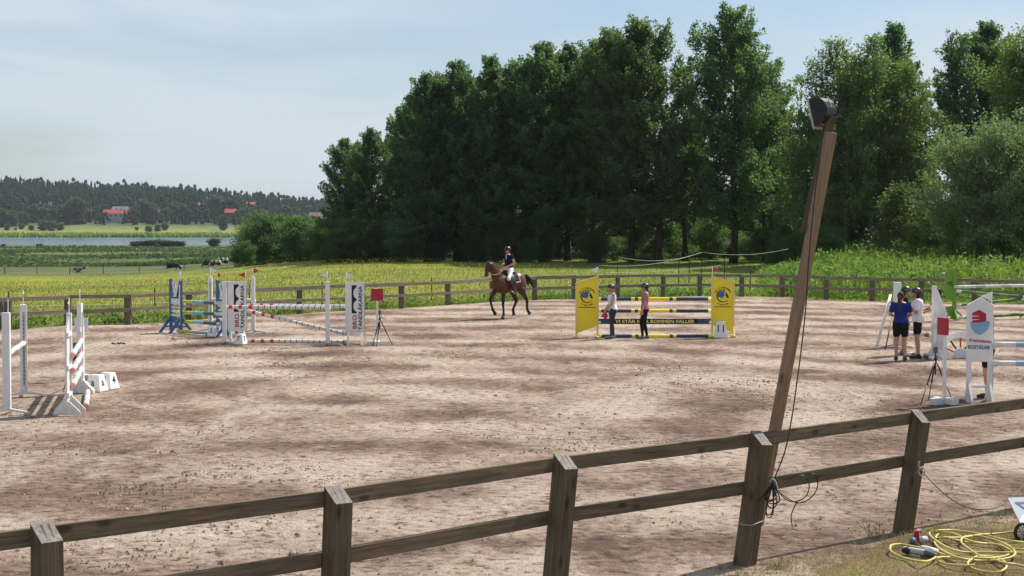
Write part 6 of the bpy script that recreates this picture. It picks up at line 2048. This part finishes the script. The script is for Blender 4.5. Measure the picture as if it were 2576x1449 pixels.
# rider, a thing of her own; built seated in the horse's frame
def rider():
    k = .97
    root = empty('person', horse_loc + Vector((0, 0, 0)), hrz, 'rider in navy short sleeved shirt, white breeches and black helmet on the bay horse', 'person')
    S = V(0, -.02, 1.66)
    def q(x, y, z): return S + V(x, y, z) * k
    mb = MB()
    def torso(mb, g, z0, z1):
        prof = [(-.06, 0, .12, .10), (.02, -.01, .165, .125), (.10, -.005, .15, .11), (.20, .015, .12, .09), (.30, .03, .135, .098), (.40, .04, .15, .105), (.47, .04, .155, .09), (.515, .035, .11, .066), (.54, .035, .062, .054)]
        zs = [p[0] for p in prof]
        for_ = [z0] + [z for z in zs if z0 + .01 < z < z1 - .01] + [z1]
        mb.loft([(q(0, float(np.interp(z, zs, [p[1] for p in prof])), z), X3, (float(np.interp(z, zs, [p[2] for p in prof])) + g) * k, Y3, (float(np.interp(z, zs, [p[3] for p in prof])) + g) * k) for z in for_], 18)
    torso(mb, 0, -.06, .54)
    hc = q(0, .065, .665)
    def hd(x, y, z): return hc + V(x, y, z) * k
    mb.cap(q(0, .035, .49), .052, hd(0, -.012, -.07), .047)
    mb.ell(hc, (.074 * k, .094 * k, .108 * k)); mb.ell(hd(0, .028, -.055), (.052, .06, .058)); mb.cap(hd(0, .09, .008), .010, hd(0, .106, -.026), .014)
    J = {}
    for s in (-1, 1):
        hp_ = q(s * .09, .0, .0); kn = V(s * .285, .36, 1.36); an = V(s * .335, .10, .935); toe = V(s * .345, .27, .90)
        sh = q(s * .168, .035, .475); el = q(s * .235, -.005, .215); wr = V(s * .10, .37, 1.72)
        J[s] = (hp_, kn, an, toe, sh, el, wr)
        mb.cap(hp_, .088, kn, .058); mb.cap(kn, .055, an, .036); mb.cap(an + V(0, -.03, -.03), .036, toe, .032)
        mb.ell(sh, .054); mb.cap(sh, .048, el, .038); mb.cap(el, .038, wr, .026)
        hand(mb, wr, (-.25 * s, 1, -.1), (-s, 0, 0), .92, 1.0, s)
    fuse(mb, 'body', M['skin'], root, .0105, 3)
    for s in (-1, 1): MB().ell(hd(s * .03, .089, .003), (.011, .006, .007)).build('eye', M['eye'], root, None, None, True)
    MB().ell(hd(0, .09, -.062), (.02, .008, .006)).build('mouth', M['lip'], root, None, None, True)
    mb = MB(); torso(mb, .012, .06, .515)
    for s in (-1, 1):
        hp_, kn, an, toe, sh, el, wr = J[s]; mb.ell(sh, .063); mb.cap(sh, .060, sh.lerp(el, .30), .054)
    fuse(mb, 'shirt', M['cl_navy'], root, .0115, 3)
    mb = MB(); mb.loft([(q(0, .04, .50), X3, .062, Y3, .060), (q(0, .045, .55), X3, .056, Y3, .056)], 14)
    mb.bar(q(0, .145, .50), q(0, .150, .36), .022, .012); mb.build('collar', M['whiteplastic'], root)
    mb = MB(); torso(mb, .007, -.06, .13)
    for s in (-1, 1):
        hp_, kn, an, toe = J[s][:4]; mb.cap(hp_, .098, kn, .066); mb.cap(kn, .063, kn.lerp(an, .25), .058)
    fuse(mb, 'breeches', M['cl_breech'], root, .0115, 3)
    for s in (-1, 1):
        hp_, kn, an, toe = J[s][:4]
        mb = MB(); mb.cap(kn.lerp(an, .16), .068, an, .046); mb.cap(an + V(0, -.03, -.025), .044, toe, .038)
        fuse(mb, 'boot', M['boot'], root, .010, 2)
        mb = MB(); hand(mb, J[s][6] - V(0, .012, 0), (-.25 * s, 1, -.1), (-s, 0, 0), 1.0, 1.0, s); fuse(mb, 'glove', M['cl_black'], root, .008, 1)
    mb = MB(); mb.ell(hd(0, -.02, .01), (.082, .092, .10)); mb.ell(hd(0, -.095, -.075), (.042, .036, .042)); ho = fuse(mb, 'hair', M['hair_brown'], root, .011, 2)
    for v in ho.data.vertices:
        w = (v.co - hc) / k
        if w.y > .03 and w.z < .055: v.co = hc + V(w.x * .85, min(w.y, .03), w.z) * k
    mb = MB(); mb.loft([(hd(0, -.008, z), X3, a, Y3, b_) for z, a, b_ in ((.022, .1, .124), (.05, .101, .126), (.085, .092, .115), (.118, .07, .09), (.14, .04, .052), (.149, .012, .016))], 16)
    hl = mb.build('helmet', M['helmet'], root, None, None, True)
    mb = MB(); vs, fs = [], []
    for i in range(9):
        a = R(30 + 15 * i)
        for q_, zz_ in ((.92, .03), (1.28, .016), (1.28, .008), (.92, .02)): vs.append(hd(.1 * q_ * math.cos(a), -.008 + .124 * q_ * math.sin(a), zz_))
    for i in range(8):
        for j in range(4): fs.append((i * 4 + j, i * 4 + (j + 1) % 4, i * 4 + 4 + (j + 1) % 4, i * 4 + 4 + j))
    fs += [(0, 3, 2, 1), (32, 33, 34, 35)]; mb.add(vs, fs); mb.build('visor', M['helmet'], hl)
    mb = MB()
    for s in (-1, 1): mb.tube([hd(s * .082, .005, .02), hd(s * .078, .02, -.05), hd(s * .045, .05, -.108), hd(0, .062, -.118)], .006, 6)
    mb.build('chin_strap', M['boot'], hl, None, None, True)
rider()

# ================================================================== COWS
def cow(x, d, rz, label, c1, c2, lying=False, graze=True, s=1.0, dz=0):
    p = D(x, 690, d); p.z = TZ(p) + dz
    root = empty('cow', p, rz, label, 'cow', 'cows grazing in the pasture')
    root.scale = (s, s, s)
    m, t, b = mat('cow_hide', .7, .2)
    o = nd(t, 'ShaderNodeTexCoord').outputs['Object']
    col = mixc(t, ramp(t, [(.55, (0, 0, 0)), (.57, (1, 1, 1))], noise(t, o, 1.7, 1)).outputs['Color'], c1, c2)
    sz_ = nd(t, 'ShaderNodeSeparateXYZ'); t.links.new(o, sz_.inputs[0])
    col = mixc(t, ramp(t, [(.40, (1, 1, 1)), (.45, (0, 0, 0))], sz_.outputs['Z']).outputs['Color'], col, (.5, .47, .42)) if not lying else col
    t.links.new(col, b.inputs['Base Color'])
    mb = MB(); z = -.42 if lying else 0
    mb.loft([(V(0, -.85, 1.05 + z), X3, .16, Z3, .2), (V(0, -.72, 1.02 + z), X3, .27, Z3, .33), (V(0, -.3, .98 + z), X3, .33, Z3, .38), (V(0, .2, .97 + z), X3, .33, Z3, .39), (V(0, .6, 1.0 + z), X3, .26, Z3, .34), (V(0, .78, 1.02 + z), X3, .16, Z3, .22)], 14)
    if graze and not lying: ns, ne, mz = V(0, .65, 1.05), V(0, 1.15, .55), V(0, 1.30, .18)
    else: ns, ne, mz = V(0, .65, 1.1 + z), V(0, 1.05, 1.35 + z), V(0, 1.42, 1.15 + z)
    mb.cap(ns, .24, ne, .14); mb.cap(ne, .15, mz, .085)
    if lying:
        for sx_ in (-1, 1): mb.cap(V(sx_ * .2, .5, .3), .12, V(sx_ * .25, .85, .1), .07); mb.cap(V(sx_ * .28, -.45, .35), .2, V(sx_ * .42, -.1, .1), .08)
    else:
        for sx_ in (-1, 1):
            mb.cap(V(sx_ * .18, .55, .85), .13, V(sx_ * .18, .57, .42), .065); mb.cap(V(sx_ * .18, .57, .42), .06, V(sx_ * .18, .55, .04), .05)
            mb.cap(V(sx_ * .18, -.65, .9), .18, V(sx_ * .18, -.78, .48), .08); mb.cap(V(sx_ * .18, -.78, .48), .07, V(sx_ * .18, -.72, .04), .05)
        mb.ell(V(0, -.42, .60), (.16, .2, .12))
    fuse(mb, 'body', m, root, .05, 2)
    for sx_ in (-1, 1): MB().ell(ne + V(sx_ * .19, -.02, .04), (.10, .03, .055)).build('ear', m, root, None, None, True)
    MB().tube(spline([V(0, -.88, 1.15 + z), V(0, -.98, .95 + z), V(0, -.97, .5 + z * .6)], 4), .025, 6).build('tail', m, root, None, None, True)
BLK, BRN, WHT = (.012, .012, .013), (.09, .032, .016), (.55, .52, .47)
cow(195, 255, R(-75), 'brown and white cow lying alone in the pasture on the left', BRN, WHT, lying=True, s=1.0)
cow(434, 250, R(-80), 'black cow grazing in the pasture near the blue jump', BLK, (.03, .03, .03), s=1.0)
cow(525, 258, R(70), 'dark cow at the left of the group by the thicket', (.03, .03, .032), BLK, s=.95)
cow(543, 256, R(85), 'brown and white cow in the middle of the group by the thicket', BRN, WHT, s=.95)
cow(560, 262, R(95), 'black cow with white collar patch nearest the thicket', BLK, WHT, s=1.05)

# ================================================================== SMALL THINGS IN THE FIELDS
for i, (x, d, h) in enumerate([(12, 250, 1.1), (93, 252, 1.1), (175, 250, 1.1), (260, 254, 1.1), (350, 254, 1.0), (463, 256, 1.2)]):
    p = D(x, 690, d); p.z = TZ(p)
    o = MB().tube([(0, 0, -.1), (.03 * (i % 3), 0, h)], .055, 6).build('pasture_post', M['bark'], None, p)
    tag(o, 'thin dark post of the pasture fence beside the cows', 'post', 'posts of the pasture fence')
def post_line(pts, h, label, grp, r=.022):
    for x, d in pts:
        p = D(x, 690, d); p.z = TZ(p)
        o = MB().tube([(0, 0, -.1), (0, 0, h)], r, 6).build('fence_stake', M['bark'], None, p)
        tag(o, label, 'post', grp)
ST = [(21, 57.5), (389, 61), (627, 65), (810, 68), (1086, 72)]
post_line(ST, .98, 'thin dark stake of the wire fence right behind the far rails', 'stakes behind the far fence on the left')
RP = [(1503, 86, 1.15), (1553, 92, 1.4), (1707, 88, 1.25), (1733, 90, 1.25), (1765, 100, 1.5), (1822, 92, 1.25), (1887, 82, 1.0)]
rt = []
for i, (x, d, h) in enumerate(RP):
    p = D(x, 690, d); p.z = TZ(p)
    o = MB().tube([(0, 0, -.1), (.02, 0, h)], .025, 6).build('paddock_stake', M['bark'], None, p)
    tag(o, 'thin stake carrying the pale paddock tape behind the yellow jump', 'post', 'stakes of the paddock tape')
    rt.append(p + Vector((.02, 0, h - .05)))
def tape(a, b_, sag, label):
    pts = [a.lerp(b_, q) - Vector((0, 0, sag * 4 * q * (1 - q))) for q in [i / 10 for i in range(11)]]
    c0 = pts[0]
    o = MB().tube([p - c0 for p in pts], .012, 5).build('paddock_tape', M['tape'], None, c0, None, True)
    tag(o, label, 'tape', 'paddock tapes')
M['tape'] = paint('pale_electric_tape', (.34, .38, .25), .6, .1)
tape(rt[0], rt[4], .30, 'lower pale paddock tape sagging from the left stake')
tape(rt[1], rt[4], .35, 'upper pale paddock tape sagging to the tall stake')
tape(rt[4], rt[4] + Vector((6, 6, .1)), .25, 'pale paddock tape running off right from the tall stake')
tape(rt[0] - Vector((0, 0, .35)), rt[5] - Vector((0, 0, .3)), .15, 'faint lowest paddock tape behind the yellow jump')
wire = MB()
a = D(1010, 735, 69.0); b_ = D(1400, 727, 78)
tape(D(-40, 772, 58.0), D(640, 752, 66.5), .05, 'pale electric tape behind the rails left of the oxer')
tape(D(640, 752, 66.5), D(1240, 733, 74), .06, 'pale electric tape behind the rails left of the horse')
tape(D(1340, 731, 75.5), D(1900, 716, 78), .06, 'pale electric tape behind the rails right of the horse')
# droppings on the sand
dr = empty('droppings', P(297, 866.5), 0, 'small dark heap of droppings on the sand left of the oxer', 'droppings')
rng = random.Random(3)
mb = MB()
for i in range(14): mb.ell(V(rng.gauss(0, .09), rng.gauss(0, .06), .02 + .02 * rng.random()), (.035, .03, .026))
fuse(mb, 'heap', M['brown'], dr, .012, 1)
